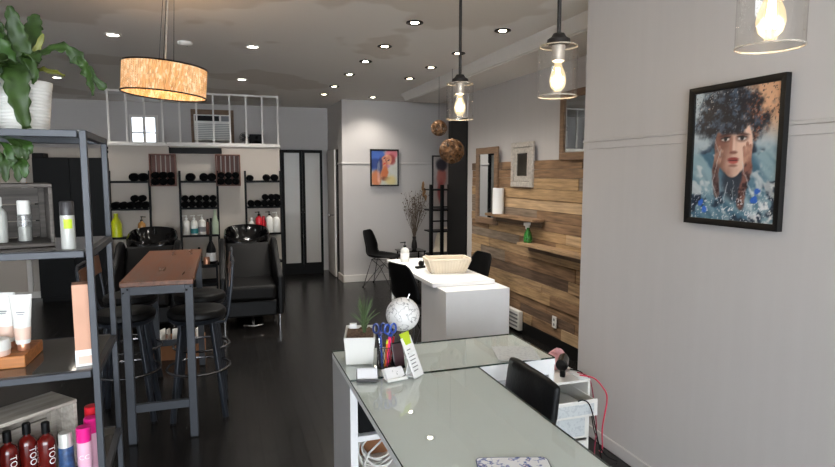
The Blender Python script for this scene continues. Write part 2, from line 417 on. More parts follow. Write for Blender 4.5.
# ------------------------------------------------------------------ the setting
struct('floor', MB().box(-3.4, -3.6, -.06, 3.95, 10.1, 0), 'floor')
struct('ceiling', MB().box(-3.4, -3.6, 2.75, 3.95, 10.1, 2.82), 'ceiling')
struct('trim_bulkhead', MB().box(2.45, 3.15, 2.65, 2.95, 7.83, 2.75), 'ceiling')
def cove(t):
    return None
b = MB()
prof = [(2.45, 2.655), (2.43, 2.66), (2.42, 2.685), (2.40, 2.705), (2.375, 2.73), (2.37, 2.75), (2.45, 2.75)]
n = len(prof); vs = [(x, 3.15, z) for x, z in prof] + [(x, 7.83, z) for x, z in prof]
b.add(vs, [(i, (i + 1) % n, n + (i + 1) % n, n + i) for i in range(n)] + [tuple(range(n)), tuple(range(2 * n - 1, n - 1, -1))])
struct('trim_cornice', b, 'trim')
struct('wall_right', MB().box(2.15, -3.6, 0, 3.2, 3.15, 2.75), 'wall')
struct('wall_right_rear', MB().box(2.95, 3.15, 0, 3.1, 6.83, 2.75), 'wall')
struct('wall_pier', MB().box(2.93, 6.83, 2.36, 3.95, 7.45, 2.75).box(3.15, 6.83, 0, 3.95, 7.45, 2.36), 'wall')
struct('wall_column', MB().box(2.93, 6.83, 0, 3.15, 7.45, 2.36), 'black_paint')
struct('wall_alcove', MB().box(3.8, 7.45, 0, 3.95, 8.65, 2.75), 'wall_warm')
struct('wall_middle', MB().box(1.70, 8.65, 0, 3.95, 8.8, 2.75), 'wall')
struct('wall_side', MB().box(1.70, 8.8, 0, 1.85, 9.9, 2.75), 'wall')
struct('wall_back', MB().box(-3.4, 9.9, 0, 1.85, 10.05, 2.75), 'wall')
struct('wall_left', MB().box(-3.4, -3.6, 0, -3.25, 9.9, 2.75), 'wall')
struct('wall_left_rear', MB().box(-3.25, 8.86, 0, -1.31, 8.96, 2.0), 'wall_warm')
struct('wall_partition', MB().box(-1.31, 7.9, 0, .715, 8.0, 2.0).box(-1.31, 8.0, 0, -1.21, 8.86, 2.0).box(.615, 8.0, 0, .715, 9.9, 2.0), 'wall_warm')
struct('floor_loft', MB().box(-1.21, 8.0, 1.94, .615, 9.9, 2.0).box(-3.25, 8.96, 1.94, -1.21, 9.9, 2.0), 'wall_warm')
struct('trim_ledge', MB().box(-1.325, 7.875, 1.995, .73, 8.01, 2.025), 'trim', bevel=.004)
# front wall with the shop window that lets the daylight in (behind the viewer)
b = MB().box(-3.25, -3.6, 0, 2.15, -3.45, .25).box(-3.25, -3.6, 2.65, 2.15, -3.45, 2.75).box(-3.25, -3.6, .25, -3.1, -3.45, 2.65).box(2.0, -3.6, .25, 2.15, -3.45, 2.65)
struct('wall_front', b, 'wall')
b = MB()
for x in (-3.1, -1.42, .26, 1.95): b.box(x, -3.56, .25, x + .05, -3.5, 2.65)
b.box(-3.1, -3.56, .25, 2.0, -3.5, .3).box(-3.1, -3.56, 2.6, 2.0, -3.5, 2.65)
struct('window_1', b, 'trim')
# rails and skirtings
struct('trim_rail_right', MB().box(2.139, -3.45, 1.842, 2.15, 3.15, 1.858).box(2.145, -3.45, 1.80, 2.15, 3.15, 1.842), 'wall', bevel=.003)
struct('trim_rail_middle', MB().box(1.69, 8.638, 1.795, 3.8, 8.65, 1.825), 'wall', bevel=.005)
struct('trim_rail_side', MB().box(1.688, 8.638, 1.795, 1.70, 9.06, 1.825), 'wall', bevel=.005)
struct('baseboard_right', MB().box(2.138, -3.45, 0, 2.15, 3.15, .075), 'wall', bevel=.005)
struct('baseboard_middle', MB().box(1.68, 8.63, 0, 3.8, 8.65, .11), 'trim', bevel=.005)
struct('baseboard_side', MB().box(1.68, 8.63, 0, 1.70, 9.0, .11), 'trim', bevel=.005)
struct('baseboard_left_rear', MB().box(-3.25, 8.84, 0, -1.31, 8.86, .09), 'trim', bevel=.005)
struct('trim_left_post', MB().box(-2.50, 8.82, .09, -2.44, 8.86, 2.0), 'trim', bevel=.004)
struct('baseboard_wood', MB().box(2.905, 3.15, 0, 2.95, 6.6, .12), 'black_paint')
# side door: casing, a black strip painted in as the shade of the gap and the white leaf standing open against the side wall
o = struct('door_1', MB().box(1.655, 9.1, .01, 1.695, 9.72, 2.03), 'trim', bevel=.004)
MB().box(1.683, 8.98, 0, 1.70, 9.1, 2.03).build('door_gap_shade', 'black', o)
hb = MB().cyl((1.655, 9.16, 1.0), (1.60, 9.16, 1.0), .012).sph((1.585, 9.16, 1.0), .026)
hb.build('door_knob', 'chrome', o)

# reclaimed boards, one mesh
b = MB(); z = .12; r = random.Random(5)
while z < 1.775:
    h = min(r.choice((.085, .095, .105, .12)), 1.782 - z)
    y = 3.15
    while y < 6.6:
        L = r.uniform(.5, 1.7); y1 = min(y + L, 6.6)
        if 6.6 - y1 < .2: y1 = 6.6
        d = r.uniform(0, .013); mi = r.choice((0, 0, 1, 1, 2, 2, 3, 4, 5))
        if 1.08 < z + h < 1.75 and mi == 3: mi = 1
        if z > 1.55: mi = r.choice((3, 3, 1, 2, 5))
        b.box(2.918 - d, y + .0015, z + .0015, 2.95, y1 - .0015, z + h - .0015, mi); y = y1
    z += h
struct('wall_right_boards', b, WOODS, bevel=.002, seg=1)

# ------------------------------------------------------------------ loft railing and the things up there
t = thing('loft_railing', 'white metal railing of thin upright bars along the loft edge', 'railing', (0, 7.95, 2.025))
MB().box(-1.31, -.012, .62, .72, .012, .645).build('top_rail', 'trim', t)
MB().box(-1.31, -.012, 0, .72, .012, .02).build('bottom_rail', 'trim', t)
for i in range(11):
    x = -1.298 + i * .2006
    MB().box(x - .01, -.01, .02, x + .01, .01, .62).build('bar', 'trim', t)

o = struct('window_2', MB().box(-1.33, 9.87, 2.08, -1.29, 9.9, 2.55).box(-.97, 9.87, 2.08, -.93, 9.9, 2.55).box(-1.29, 9.87, 2.51, -.97, 9.9, 2.55).box(-1.29, 9.87, 2.08, -.97, 9.9, 2.12).box(-1.143, 9.875, 2.12, -1.117, 9.9, 2.51).box(-1.29, 9.875, 2.27, -.97, 9.9, 2.29), 'trim')
MB().box(-1.29, 9.89, 2.12, -.97, 9.895, 2.51).build('window_pane', 'daylight_pane', o)

t = thing('air_conditioner', 'white window air conditioner with louvred front behind the loft railing', 'air conditioner', (-.13, 9.9, 2.14))
MB().box(-.27, -.3, .02, .27, 0, .42).build('housing', 'white_plastic', t, bevel=.012)
b = MB()
for i in range(9): b.box(-.245, -.306, .05 + i * .027, .245, -.298, .062 + i * .027)
b.build('louvres', 'grey_in', t)
MB().box(-.25, -.304, .32, .1, -.299, .40).build('air_outlet', 'black', t)
MB().box(.13, -.306, .32, .245, -.299, .40).build('control_panel', 'grey_print', t)
MB().box(-.32, -.05, 0, -.275, 0, .52).box(.275, -.05, 0, .32, 0, .52).box(-.275, -.05, .425, .275, 0, .52).build('surround', 'mirror_wood', t)

t = thing('loudspeaker', 'small black loudspeaker standing at the right end of the loft', 'speaker', (.50, 9.3, 2.0))
MB().box(-.1, -.09, 0, .105, .09, .25).build('cabinet', 'black', t, bevel=.01)
MB().cyl((0, -.09, .09), (0, -.096, .09), .065, .06, 24).cyl((0, -.09, .2), (0, -.096, .2), .025, .022, 16).build('speaker_cone', 'black_matte', t)
t = thing('desk_fan', 'small grey round fan beside the black loudspeaker on the loft', 'fan', (.33, 9.25, 2.0))
MB().cyl((0, 0, 0), (0, 0, .02), .06).cyl((0, 0, .02), (0, 0, .12), .01).build('stand', 'dark_metal', t)
b = MB()
for k in range(5): b.tube([(.075 * (k + 1) / 5 * math.cos(a), -.01 * (5 - k), .2 + .075 * (k + 1) / 5 * math.sin(a)) for a in [2 * PI * i / 20 for i in range(20)]], .0025, 5, True)
for i in range(12): b.tube([(0, -.05, .2), (.075 * math.cos(PI * i / 6), 0, .2 + .075 * math.sin(PI * i / 6))], .002, 5)
b.build('cage', 'dark_metal', t)
b = MB()
for k in range(3):
    a = 2 * PI * k / 3; b.sph((.035 * math.cos(a), 0, .2 + .035 * math.sin(a)), (.026, .005, .026), 10, 6)
b.build('blades', 'grey_print', t)

# ------------------------------------------------------------------ tall black cupboard and the glass-doored cabinet
t = thing('wardrobe', 'tall black cupboard with plain doors at the far left behind the steel shelving', 'cupboard', (-1.865, 8.5, 0))
MB().box(-.415, .02, .05, .415, .34, 1.86).build('carcass', 'wardrobe', t, bevel=.004)
for s in (-1, 1):
    d = MB().box(-.41 if s < 0 else .003, 0, .08, -.003 if s < 0 else .41, .02, 1.85).build('door', 'wardrobe', t, bevel=.003)
    MB().tube([(s * .04, 0, .85), (s * .04, -.03, .87), (s * .04, -.03, 1.03), (s * .04, 0, 1.05)], .006).build('door_handle', 'black', d)
MB().box(-.40, .03, 0, .40, .33, .05).build('plinth', 'black', t)
o = MB().box(-.415, .03, 0, -.29, .26, .055).build('storage_box', 'wardrobe', bevel=.004, loc=(-1.865, 8.5, 1.86))
tag(o, 'flat black box lying on top of the tall black cupboard, left end', 'box')

t = thing('display_cabinet', 'tall black cabinet with two frosted glass doors against the back wall', 'cabinet', (1.225, 9.6, 0))
MB().box(-.33, .29, 0, .33, .298, 2.04).box(-.33, .02, 0, -.31, .29, 2.04).box(.31, .02, 0, .33, .29, 2.04).box(-.31, .02, 2.02, .31, .29, 2.04).box(-.31, .02, 0, .31, .29, .12)  .build('carcass', 'black', t)
MB().box(-.31, .27, .12, .31, .288, 2.02).build('back_panel', 'grey_back', t)
for z in (.60, 1.05, 1.51): MB().box(-.308, .045, z, .308, .268, z + .02).build('shelf', 'white', t)
for s in (-1, 1):
    x0, x1 = (-.328, -.003) if s < 0 else (.003, .328)
    d = MB().box(x0, 0, .10, x0 + .042, .018, 2.03).box(x1 - .042, 0, .10, x1, .018, 2.03).box(x0 + .042, 0, .10, x1 - .042, .018, .19).box(x0 + .042, 0, 1.99, x1 - .042, .018, 2.03).build('door', 'black', t)
    MB().box(x0 + .042, .006, .19, x1 - .042, .012, 1.99).build('door_glass', M['frost_pane'], d)
    MB().cyl((s * .022, 0, 1.02), (s * .022, -.025, 1.02), .008).build('door_knob', 'dark_metal', d)
o = MB().box(-.09, -.06, 0, .09, .06, .15).build('storage_box', 'white', bevel=.004, loc=(1.43, 9.76, .121))
tag(o, 'small white box on the floor of the glass-doored black cabinet', 'box')

# ------------------------------------------------------------------ ceiling fittings
def downlight(x, y, ring, lens, label, group, power, col=(1, .95, .87)):
    t = thing('ceiling_downlight', label, 'ceiling light', (x, y, 2.75), 0, group)
    MB().lathe([(.062, -.001), (.064, -.008), (.052, -.012), (.042, -.006), (.040, -.0035), (.0, -.0015)] if ring != 'trim' else [(.062, -.001), (.064, -.008), (.052, -.012), (.042, -.006), (.040, -.001)], n=24).build('trim_ring', ring, t)
    MB().cyl((0, 0, -.002), (0, 0, -.007), .041 if ring == 'trim' else .029, n=20).build('lens', lens, t)
    lamp('lamp', 'SPOT', (0, 0, -.02), power, col, t, .04, spot_size=2.2, spot_blend=.8)
for y in (4.14, 4.97, 5.68, 6.46, 7.39, 8.16):
    downlight(1.36, y, 'dark_metal', 'downlight', 'dark-ringed recessed spotlight in the left one of the two ceiling rows', 'left row of recessed spotlights', 27)
for y in (4.15, 5.04, 5.78, 6.51, 8.25):
    downlight(2.075, y, 'dark_metal', 'downlight', 'dark-ringed recessed spotlight in the row beside the ceiling bulkhead', 'right row of recessed spotlights', 27)
for (x, y), lab in zip(((-.79, 5.24), (.28, 5.34), (.245, 7.19), (-1.76, 7.71)), ('white flat downlight above the hanging fern leaf, left of the lit drum', 'white flat downlight to the right of the glowing drum lampshade', 'white flat downlight nearest the loft railing, right of the drum lampshade', 'white flat downlight glimpsed between the fern leaves above the white pot')):
    downlight(x, y, 'trim', 'downlight_white', lab, 'white flat downlights', 30, (1, .96, .9))
t = thing('smoke_detector', 'round white smoke detector on the ceiling above the drum lamp', 'smoke detector', (-.27, 5.36, 2.75))
MB().lathe([(.062, 0), (.062, -.02), (.05, -.034), (0, -.036)], n=24).build('housing', 'white_plastic', t)
MB().cyl((.02, -.02, -.034), (.02, -.02, -.038), .006).build('test_button', 'grey_print', t)

# drum pendant
t = thing('drum_pendant_lamp', 'glowing drum pendant lamp of amber crystal strands on thin wires', 'pendant lamp', (-.275, 3.88, 2.75))
t.rotation_euler = (0, .075, 0)
b = MB(); NS = 88; r0 = .231
def drumf(u, v):
    a = 2 * PI * u; rr = r0 + .009 * abs(math.sin(a * NS / 2)) * (.75 + .25 * math.sin(v * 24 * PI + 3 * math.sin(a * NS / 2 + .5)))
    return (rr * math.cos(a), rr * math.sin(a), -.624 + .165 * v)
b.surf(drumf, 528, 48); sh = b.build('shade', 'shade', t)
b = MB()
for k in range(3):
    rr = .06 + .055 * k
    for i in range(10 + 8 * k):
        a = 2 * PI * i / (10 + 8 * k); b.lathe([(.0, -.61), (.006, -.60), (.003, -.585), (.007, -.57), (.003, -.55), (.006, -.53), (0, -.51)], (rr * math.cos(a), rr * math.sin(a), 0), 6)
b.build('inner_strands', 'shade', t)
for z in (-.627, -.457):
    b = MB(); b.tube([((r0 + .009) * math.cos(2 * PI * i / 64), (r0 + .009) * math.sin(2 * PI * i / 64), z) for i in range(64)], .005, 6, True)
    b.build('rim_ring', 'dark_metal', t)
b = MB()
for k in range(4):
    a = PI / 4 + PI / 2 * k; b.tube([(.232 * math.cos(a), .232 * math.sin(a), -.457), (0, 0, -.457)], .004, 6)
b.build('spokes', 'dark_metal', t)
for k in range(3):
    a = 2 * PI * k / 3 + .4; MB().tube([(.05 * math.cos(a), .05 * math.sin(a), -.457), (.035 * math.cos(a), .035 * math.sin(a), -.015)], .0016, 5).build('wire', 'dark_metal', t)
MB().cyl((0, 0, -.457), (0, 0, -.015), .003, n=8).build('cord', 'silver', t)
MB().cyl((0, 0, 0), (0, 0, -.02), .08, n=24).build('canopy', 'chrome', t)
for k in range(3):
    a = 2 * PI * k / 3; MB().sph((.1 * math.cos(a), .1 * math.sin(a), -.52), (.022, .022, .03), 12, 8).build('bulb', 'bulb_glow', t)
lamp('lamp', 'POINT', (0, 0, -.54), 3.5, (1, .76, .48), t, .1)

# three clear jar pendants over the desk
def jar_pendant(x, y, label):
    t = thing('jar_pendant_lamp', label, 'pendant lamp', (x, y, 2.75), 0, 'clear glass jar pendants')
    MB().cyl((0, 0, 0), (0, 0, -.025), .06, .055, 24).build('canopy', 'dark_metal', t)
    MB().cyl((0, 0, -.02), (0, 0, -.56), .0085, n=12).build('rod', 'dark_metal', t)
    MB().lathe([(.0, -.535), (.022, -.538), (.03, -.552), (.046, -.562), (.048, -.578), (.03, -.585), (0, -.585)], n=24).build('cap', 'dark_metal', t)
    MB().lathe([(.026, -.585), (.026, -.645), (.018, -.65), (0, -.65)], n=20).build('socket', 'silver', t)
    jr = MB()
    jr.lathe([(.03, -.58), (.062, -.581), (.074, -.588), (.077, -.60), (.077, -.785)], n=40)
    q = random.Random(int(y * 100))
    for i in range(34):
        a = q.uniform(0, 2 * PI); z = q.uniform(-.775, -.6); jr.sph((.077 * math.cos(a), .077 * math.sin(a), z), (.0022, .0022, .003), 6, 4)
    jo = jr.build('glass_jar', 'clear', t)
    rm = MB().tube([(.077 * math.cos(2 * PI * i / 40), .077 * math.sin(2 * PI * i / 40), -.786) for i in range(40)], .0024, 6, True); rm.build('rim', 'jar_rim', jo); rm = MB()
    rm.tube([(.0735 * math.cos(2 * PI * i / 40), .0735 * math.sin(2 * PI * i / 40), -.588) for i in range(40)], .0022, 6, True); rm.build('rim', 'jar_rim', jo)
    bl = MB().lathe([(.013, -.645), (.016, -.665), (.03, -.70), (.034, -.725), (.028, -.75), (.012, -.766), (0, -.769)], n=24).build('bulb', 'bulb_glass', t)
    f = MB()
    for k in range(6):
        a = 2 * PI * k / 6; f.tube([(.006 * math.cos(a), .006 * math.sin(a), -.672), (.013 * math.cos(a), .013 * math.sin(a), -.742)], .0018, 6)
    f.build('filament', 'filament', bl)
    lamp('lamp', 'POINT', (0, 0, -.71), 3.5, (1, .8, .55), t, .03)
jar_pendant(1.3, 3.13, 'farthest of the three clear glass jar pendants, with a dark rod')
jar_pendant(1.3, 2.10, 'middle one of the three clear glass jar pendants, beside the wall corner')
jar_pendant(1.3, 1.13, 'nearest clear glass jar pendant, cut off by the top of the picture')

# woven ball ornaments
def ball(loc, r, label):
    t = thing('woven_ball', label, 'hanging ornament', loc, 0, 'hanging woven balls')
    q = random.Random(int(r * 1000)); b = MB()
    for k in range(24):
        e = Euler((q.uniform(0, PI), q.uniform(0, PI), q.uniform(0, PI))).to_matrix(); off = q.uniform(-.55, .55) * r; rr = math.sqrt(r * r - off * off)
        for w in (-.05, 0.0, .05):
            b.tube([e @ Vector((rr * math.cos(2 * PI * i / 28), rr * math.sin(2 * PI * i / 28), off + w * r)) * q.uniform(.97, 1.0) for i in range(28)], r * .024, 4, True)
    b.build('woven_strips', 'ball', t)
    MB().tube([(0, 0, r * .9), (0, 0, 2.75 - loc[2])], .002, 5).build('cord', 'black', t)
ball((2.32, 5.8, 1.895), .13, 'larger woven copper-brown ball hanging before the black column')
ball((2.36, 6.3, 2.172), .09, 'smaller woven copper-brown ball hanging higher, left of the black column')

# ------------------------------------------------------------------ bottles
def bottle(name, label, cat, loc, r, h, body, cap, shape='round', capr=None, caph=None, band=None, pump=False, group=None, rotz=0, n=20):
    """body with shoulder and neck, a cap or pump, an optional printed band"""
    t = thing(name, label, cat, loc, rotz, group)
    caph = caph if caph is not None else h * .2; capr = capr or r * .5
    hb = h - caph
    if shape == 'can': prof = [(r * .94, 0), (r, h * .015), (r, hb - .004), (r * .96, hb)]
    elif shape == 'round': prof = [(r * .92, 0), (r, h * .02), (r, hb * .72), (r * .93, hb * .82), (r * .7, hb * .9), (capr * .85, hb * .95), (capr * .8, hb)]
    elif shape == 'slim': prof = [(r * .92, 0), (r, h * .02), (r, hb * .6), (r * .8, hb * .74), (r * .5, hb * .88), (capr * .8, hb)]
    else: prof = [(r * .8, 0), (r, hb * .08), (r, hb * .5), (r * .85, hb * .7), (capr * .8, hb)]
    MB().lathe(prof, n=n).build('bottle_body', body, t)
    if pump:
        b = MB().lathe([(capr, hb), (capr, hb + caph * .3), (capr * .3, hb + caph * .35), (capr * .3, hb + caph * .8), (capr * .7, hb + caph * .82), (capr * .7, hb + caph), (0, hb + caph)], n=16)
        b.bar((0, 0, hb + caph * .9), (-r * 1.1, 0, hb + caph * .84), capr * .7, caph * .16)
        b.build('pump', cap, t)
    else:
        MB().lathe([(capr, hb), (capr, h - .003), (capr * .9, h), (0, h)], n=n).build('cap', cap, t)
    if band:
        z0, z1, m = band
        MB().lathe([(r * 1.002, hb * z0), (r * 1.012, hb * z0 + .0005), (r * 1.012, hb * z1 - .0005), (r * 1.002, hb * z1)], n=n).build('printed_label', m, t)
    return t

def wrap_text(parent, txt, size, r, zc, matname, face, vertical=True, ):
    vs, fs = text_faces(txt, size); b = MB(); out = []
    for x, y, _ in vs:
        if vertical: x, y = y, -x
        a = face + x / r; out.append(((r * 1.07) * math.cos(a), (r * 1.07) * math.sin(a), zc + y))
    b.add(out, fs); return b.build('lettering', matname, parent)

# ------------------------------------------------------------------ ladder shelf racks
LY = 7.87
def make_ladder(cx, label):
    t = thing('ladder_shelf', label, 'shelf', (cx, LY, 0), 0, 'ladder shelf racks')
    for s in (-1, 1):
        MB().bar((s * .222, -.16, 0), (s * .222, 0, 1.69), .026, .03).build('post', 'black', t)
    for z, d in ((1.56, .12), (1.23, .15), (.885, .18), (.52, .2)):
        yb = 0.022
        MB().box(-.21, yb - d, z - .012, .21, yb, z).box(-.21, yb - d, z - .02, .21, yb - d + .008, z + .008).build('shelf', 'black', t)
    return t
L1 = make_ladder(-1.085, 'leftmost black ladder shelf rack, holding a yellow-green bottle')
LADX = {1: -1.085, 2: -.295, 3: .492}
dup(L1, (LADX[2], LY, 0), label='middle black ladder shelf rack, between the two backwash basins')
dup(L1, (LADX[3], LY, 0), label='right black ladder shelf rack, holding a red pump bottle')

def towel_mesh():
    b = MB(); prof = [(0, -.075), (.02, -.085), (.040, -.082), (.05, -.07), (.05, .07), (.042, .084), (.02, .086), (0, .078)]
    b.lathe(prof, n=18)
    sp = [((.004 + .0037 * k / 3) * math.cos(k * .6), (.004 + .0037 * k / 3) * math.sin(k * .6), .085 - .0004 * k) for k in range(34)]
    b.tube(sp, .0028, 5); b.tube([(x, y, -z) for x, y, z in sp], .0028, 5)
    b.M = Matrix.Identity(4)
    b.v = [(x, z, y) for x, y, z in b.v]; b.f = [f[::-1] for f in b.f]
    return b
T0 = towel_mesh().build('rolled_towel', 'black_matte')
used = [False]
def towel(x, y, z, label, group, s=1.0):
    if not used[0]: o = T0; used[0] = True
    else: o = T0.copy(); COL.objects.link(o)
    o.location = (x, y, z + .051 * s + .0006); o.scale = (s * 1.1, 1, s * 1.02); o.rotation_euler = (0, R.choice((0, PI)), R.uniform(-.05, .05)); tag(o, label, 'towel', group)
WHO = {1: 'left ladder rack', 2: 'middle ladder rack', 3: 'right ladder rack'}
def row(k, z, xs, lab, y=7.80, s=1.0):
    for x in xs: towel(LADX[k] + x, y, z, lab, lab.replace('rolled black towel', 'rolled black towels'), s)
row(1, 1.56, (.06, .163), 'rolled black towel on the top shelf of the left ladder rack')
row(1, 1.23, (-.155, -.07, .015, .10, .175), 'rolled black towel in the bottom row on the second shelf of the left ladder rack', s=.84)
row(1, 1.313, (.055, .14), 'rolled black towel lying on the others on the second shelf of the left ladder rack', s=.8)
row(2, 1.56, (-.09,), 'single rolled black towel at the left on the top shelf of the middle rack')
row(2, 1.56, (.065, .16), 'rolled black towel of the pair on the top shelf of the middle ladder rack')
row(2, 1.23, (-.165, -.083, 0, .083, .165), 'rolled black towel in the bottom row on the second shelf of the middle ladder rack', s=.82)
row(2, 1.311, (-.165, -.083, 0, .083, .165), 'rolled black towel in the upper row on the second shelf of the middle ladder rack', s=.72)
row(3, 1.56, (-.165,), 'single rolled black towel at the left on the top shelf of the right rack', s=.75)
row(3, 1.56, (.04, .14), 'rolled black towel of the pair on the top shelf of the right ladder rack', s=.86)
row(3, 1.23, (-.16, -.075, .01, .092, .17), 'rolled black towel in the bottom row on the second shelf of the right ladder rack', s=.82)
row(3, 1.311, (.02, .098, .165), 'rolled black towel lying on the others on the second shelf of the right ladder rack', s=.78)

SY = 7.79
bottle('shampoo_bottle', 'large yellow-green bottle on the third shelf of the left ladder rack', 'bottle', (-1.245, SY, .885), .062, .29, 'yellow_green', 'yellow_green', 'slim', .026, .03)
bottle('pump_bottle', 'amber pump bottle behind the left backwash basin', 'bottle', (-.965, SY, .885), .045, .25, 'amber', 'black', 'round', .016, .06, pump=True, rotz=PI)
bottle('pump_bottle', 'white pump bottle at the left end of the middle ladder rack', 'bottle', (-.455, SY, .885), .042, .25, 'white_plastic', 'white_plastic', 'round', .016, .05, pump=True)
bottle('pump_bottle', 'white pump bottle with a teal label on the middle ladder rack', 'bottle', (-.365, SY, .885), .042, .25, 'white_plastic', 'white_plastic', 'round', .016, .05, band=(.1, .42, 'teal_print'), pump=True)
bottle('pump_bottle', 'white pump bottle beside the dark slim ones on the middle rack', 'bottle', (-.272, SY, .885), .045, .255, 'white_plastic', 'white_plastic', 'round', .016, .05, band=(.2, .5, 'grey_print'), pump=True)
bottle('slim_bottle', 'slim dark bottle with black cap, left of two on the middle rack', 'bottle', (-.205, SY + .02, .885), .018, .2, 'dark_wood', 'black', 'can', .014, .04)
bottle('slim_bottle', 'slim dark bottle next to the tall pale green one', 'bottle', (-.165, SY, .885), .018, .21, 'dark_metal', 'black', 'can', .014, .04)
bottle('tall_bottle', 'tall pale green bottle at the right end of the middle rack', 'bottle', (-.115, SY - .02, .885), .042, .31, 'olive_clear', 'olive_clear', 'slim', .016, .05)
bottle('pump_bottle', 'red pump bottle with black pump on the right ladder rack', 'bottle', (.425, SY, .885), .046, .28, 'red', 'black', 'round', .016, .05, pump=True)
bottle('shampoo_bottle', 'small red bottle half hidden beside the red pump bottle', 'bottle', (.485, SY + .03, .885), .028, .22, 'red', 'red', 'round', .016, .04)
bottle('pump_bottle', 'white pump bottle with black pump right of the red bottles', 'bottle', (.555, SY - .02, .885), .045, .28, 'white_plastic', 'black', 'round', .016, .05, pump=True)
bottle('pump_bottle', 'white bottle at the right end of the right ladder rack', 'bottle', (.645, SY, .885), .045, .27, 'white_plastic', 'white_plastic', 'round', .016, .05, pump=True)
bottle('shampoo_bottle', 'white bottle at the left edge of the right ladder rack', 'bottle', (.335, SY + .02, .885), .034, .2, 'white_plastic', 'white_plastic', 'round', .016, .03)

# ------------------------------------------------------------------ wall crates with towels, and the bar heater
def wall_crate(cx, label):
    t = thing('wooden_crate', label, 'crate', (cx, 7.9, 1.50), 0, 'wall crates')
    w, h, d = .15, .395, .15
    MB().box(-w, -d, 0, w, 0, .014).build('bottom_board', 'dark_wood', t, bevel=.002, seg=1)
    MB().box(-w, -d, h - .014, w, 0, h).build('top_board', 'dark_wood', t, bevel=.002, seg=1)
    for s in (-1, 1): MB().box(s * w, -d, .014, s * (w - .014), 0, h - .014).build('side_board', 'dark_wood', t, bevel=.002, seg=1)
    for k in range(5):
        x = -.132 + k * .0545; MB().box(x, -.012, .014, x + .042, -.004, h - .014).build('back_slat', 'dark_wood', t)
    return t
wall_crate(-.70, 'dark red-brown crate on the wall above the left basin')
wall_crate(.063, 'dark red-brown crate on the wall right of the bar heater')
for cx, w in ((-.70, 'left'), (.063, 'right')):
    for i, x in enumerate((-.09, 0, .09)): towel(cx + x, 7.80, 1.514, 'rolled black towel at the bottom of the %s wall crate' % w, 'towels in the %s wall crate' % w, .85)
    for i, x in enumerate((-.085, .005, .09)): towel(cx + x, 7.80, 1.596, 'rolled black towel in the upper layer of the %s wall crate' % w, 'upper towels in the %s wall crate' % w, .78)
t = thing('bar_heater', 'long black bar heater on the wall between the two crates', 'heater', (-.316, 7.9, 1.905))
MB().prism(rrect(.62, .09, .02, cx=0, cy=-.055), 0, .07).build('housing', 'black', t, bevel=.006)
MB().box(-.2, -.012, .015, -.17, 0, .055).box(.17, -.012, .015, .2, 0, .055).build('bracket', 'dark_metal', t)
MB().tube([(-.29, -.02, .06), (-.33, -.01, .1), (-.34, -.008, .115), (-.34, -.045, .13)], .004).build('cord', 'black', t)

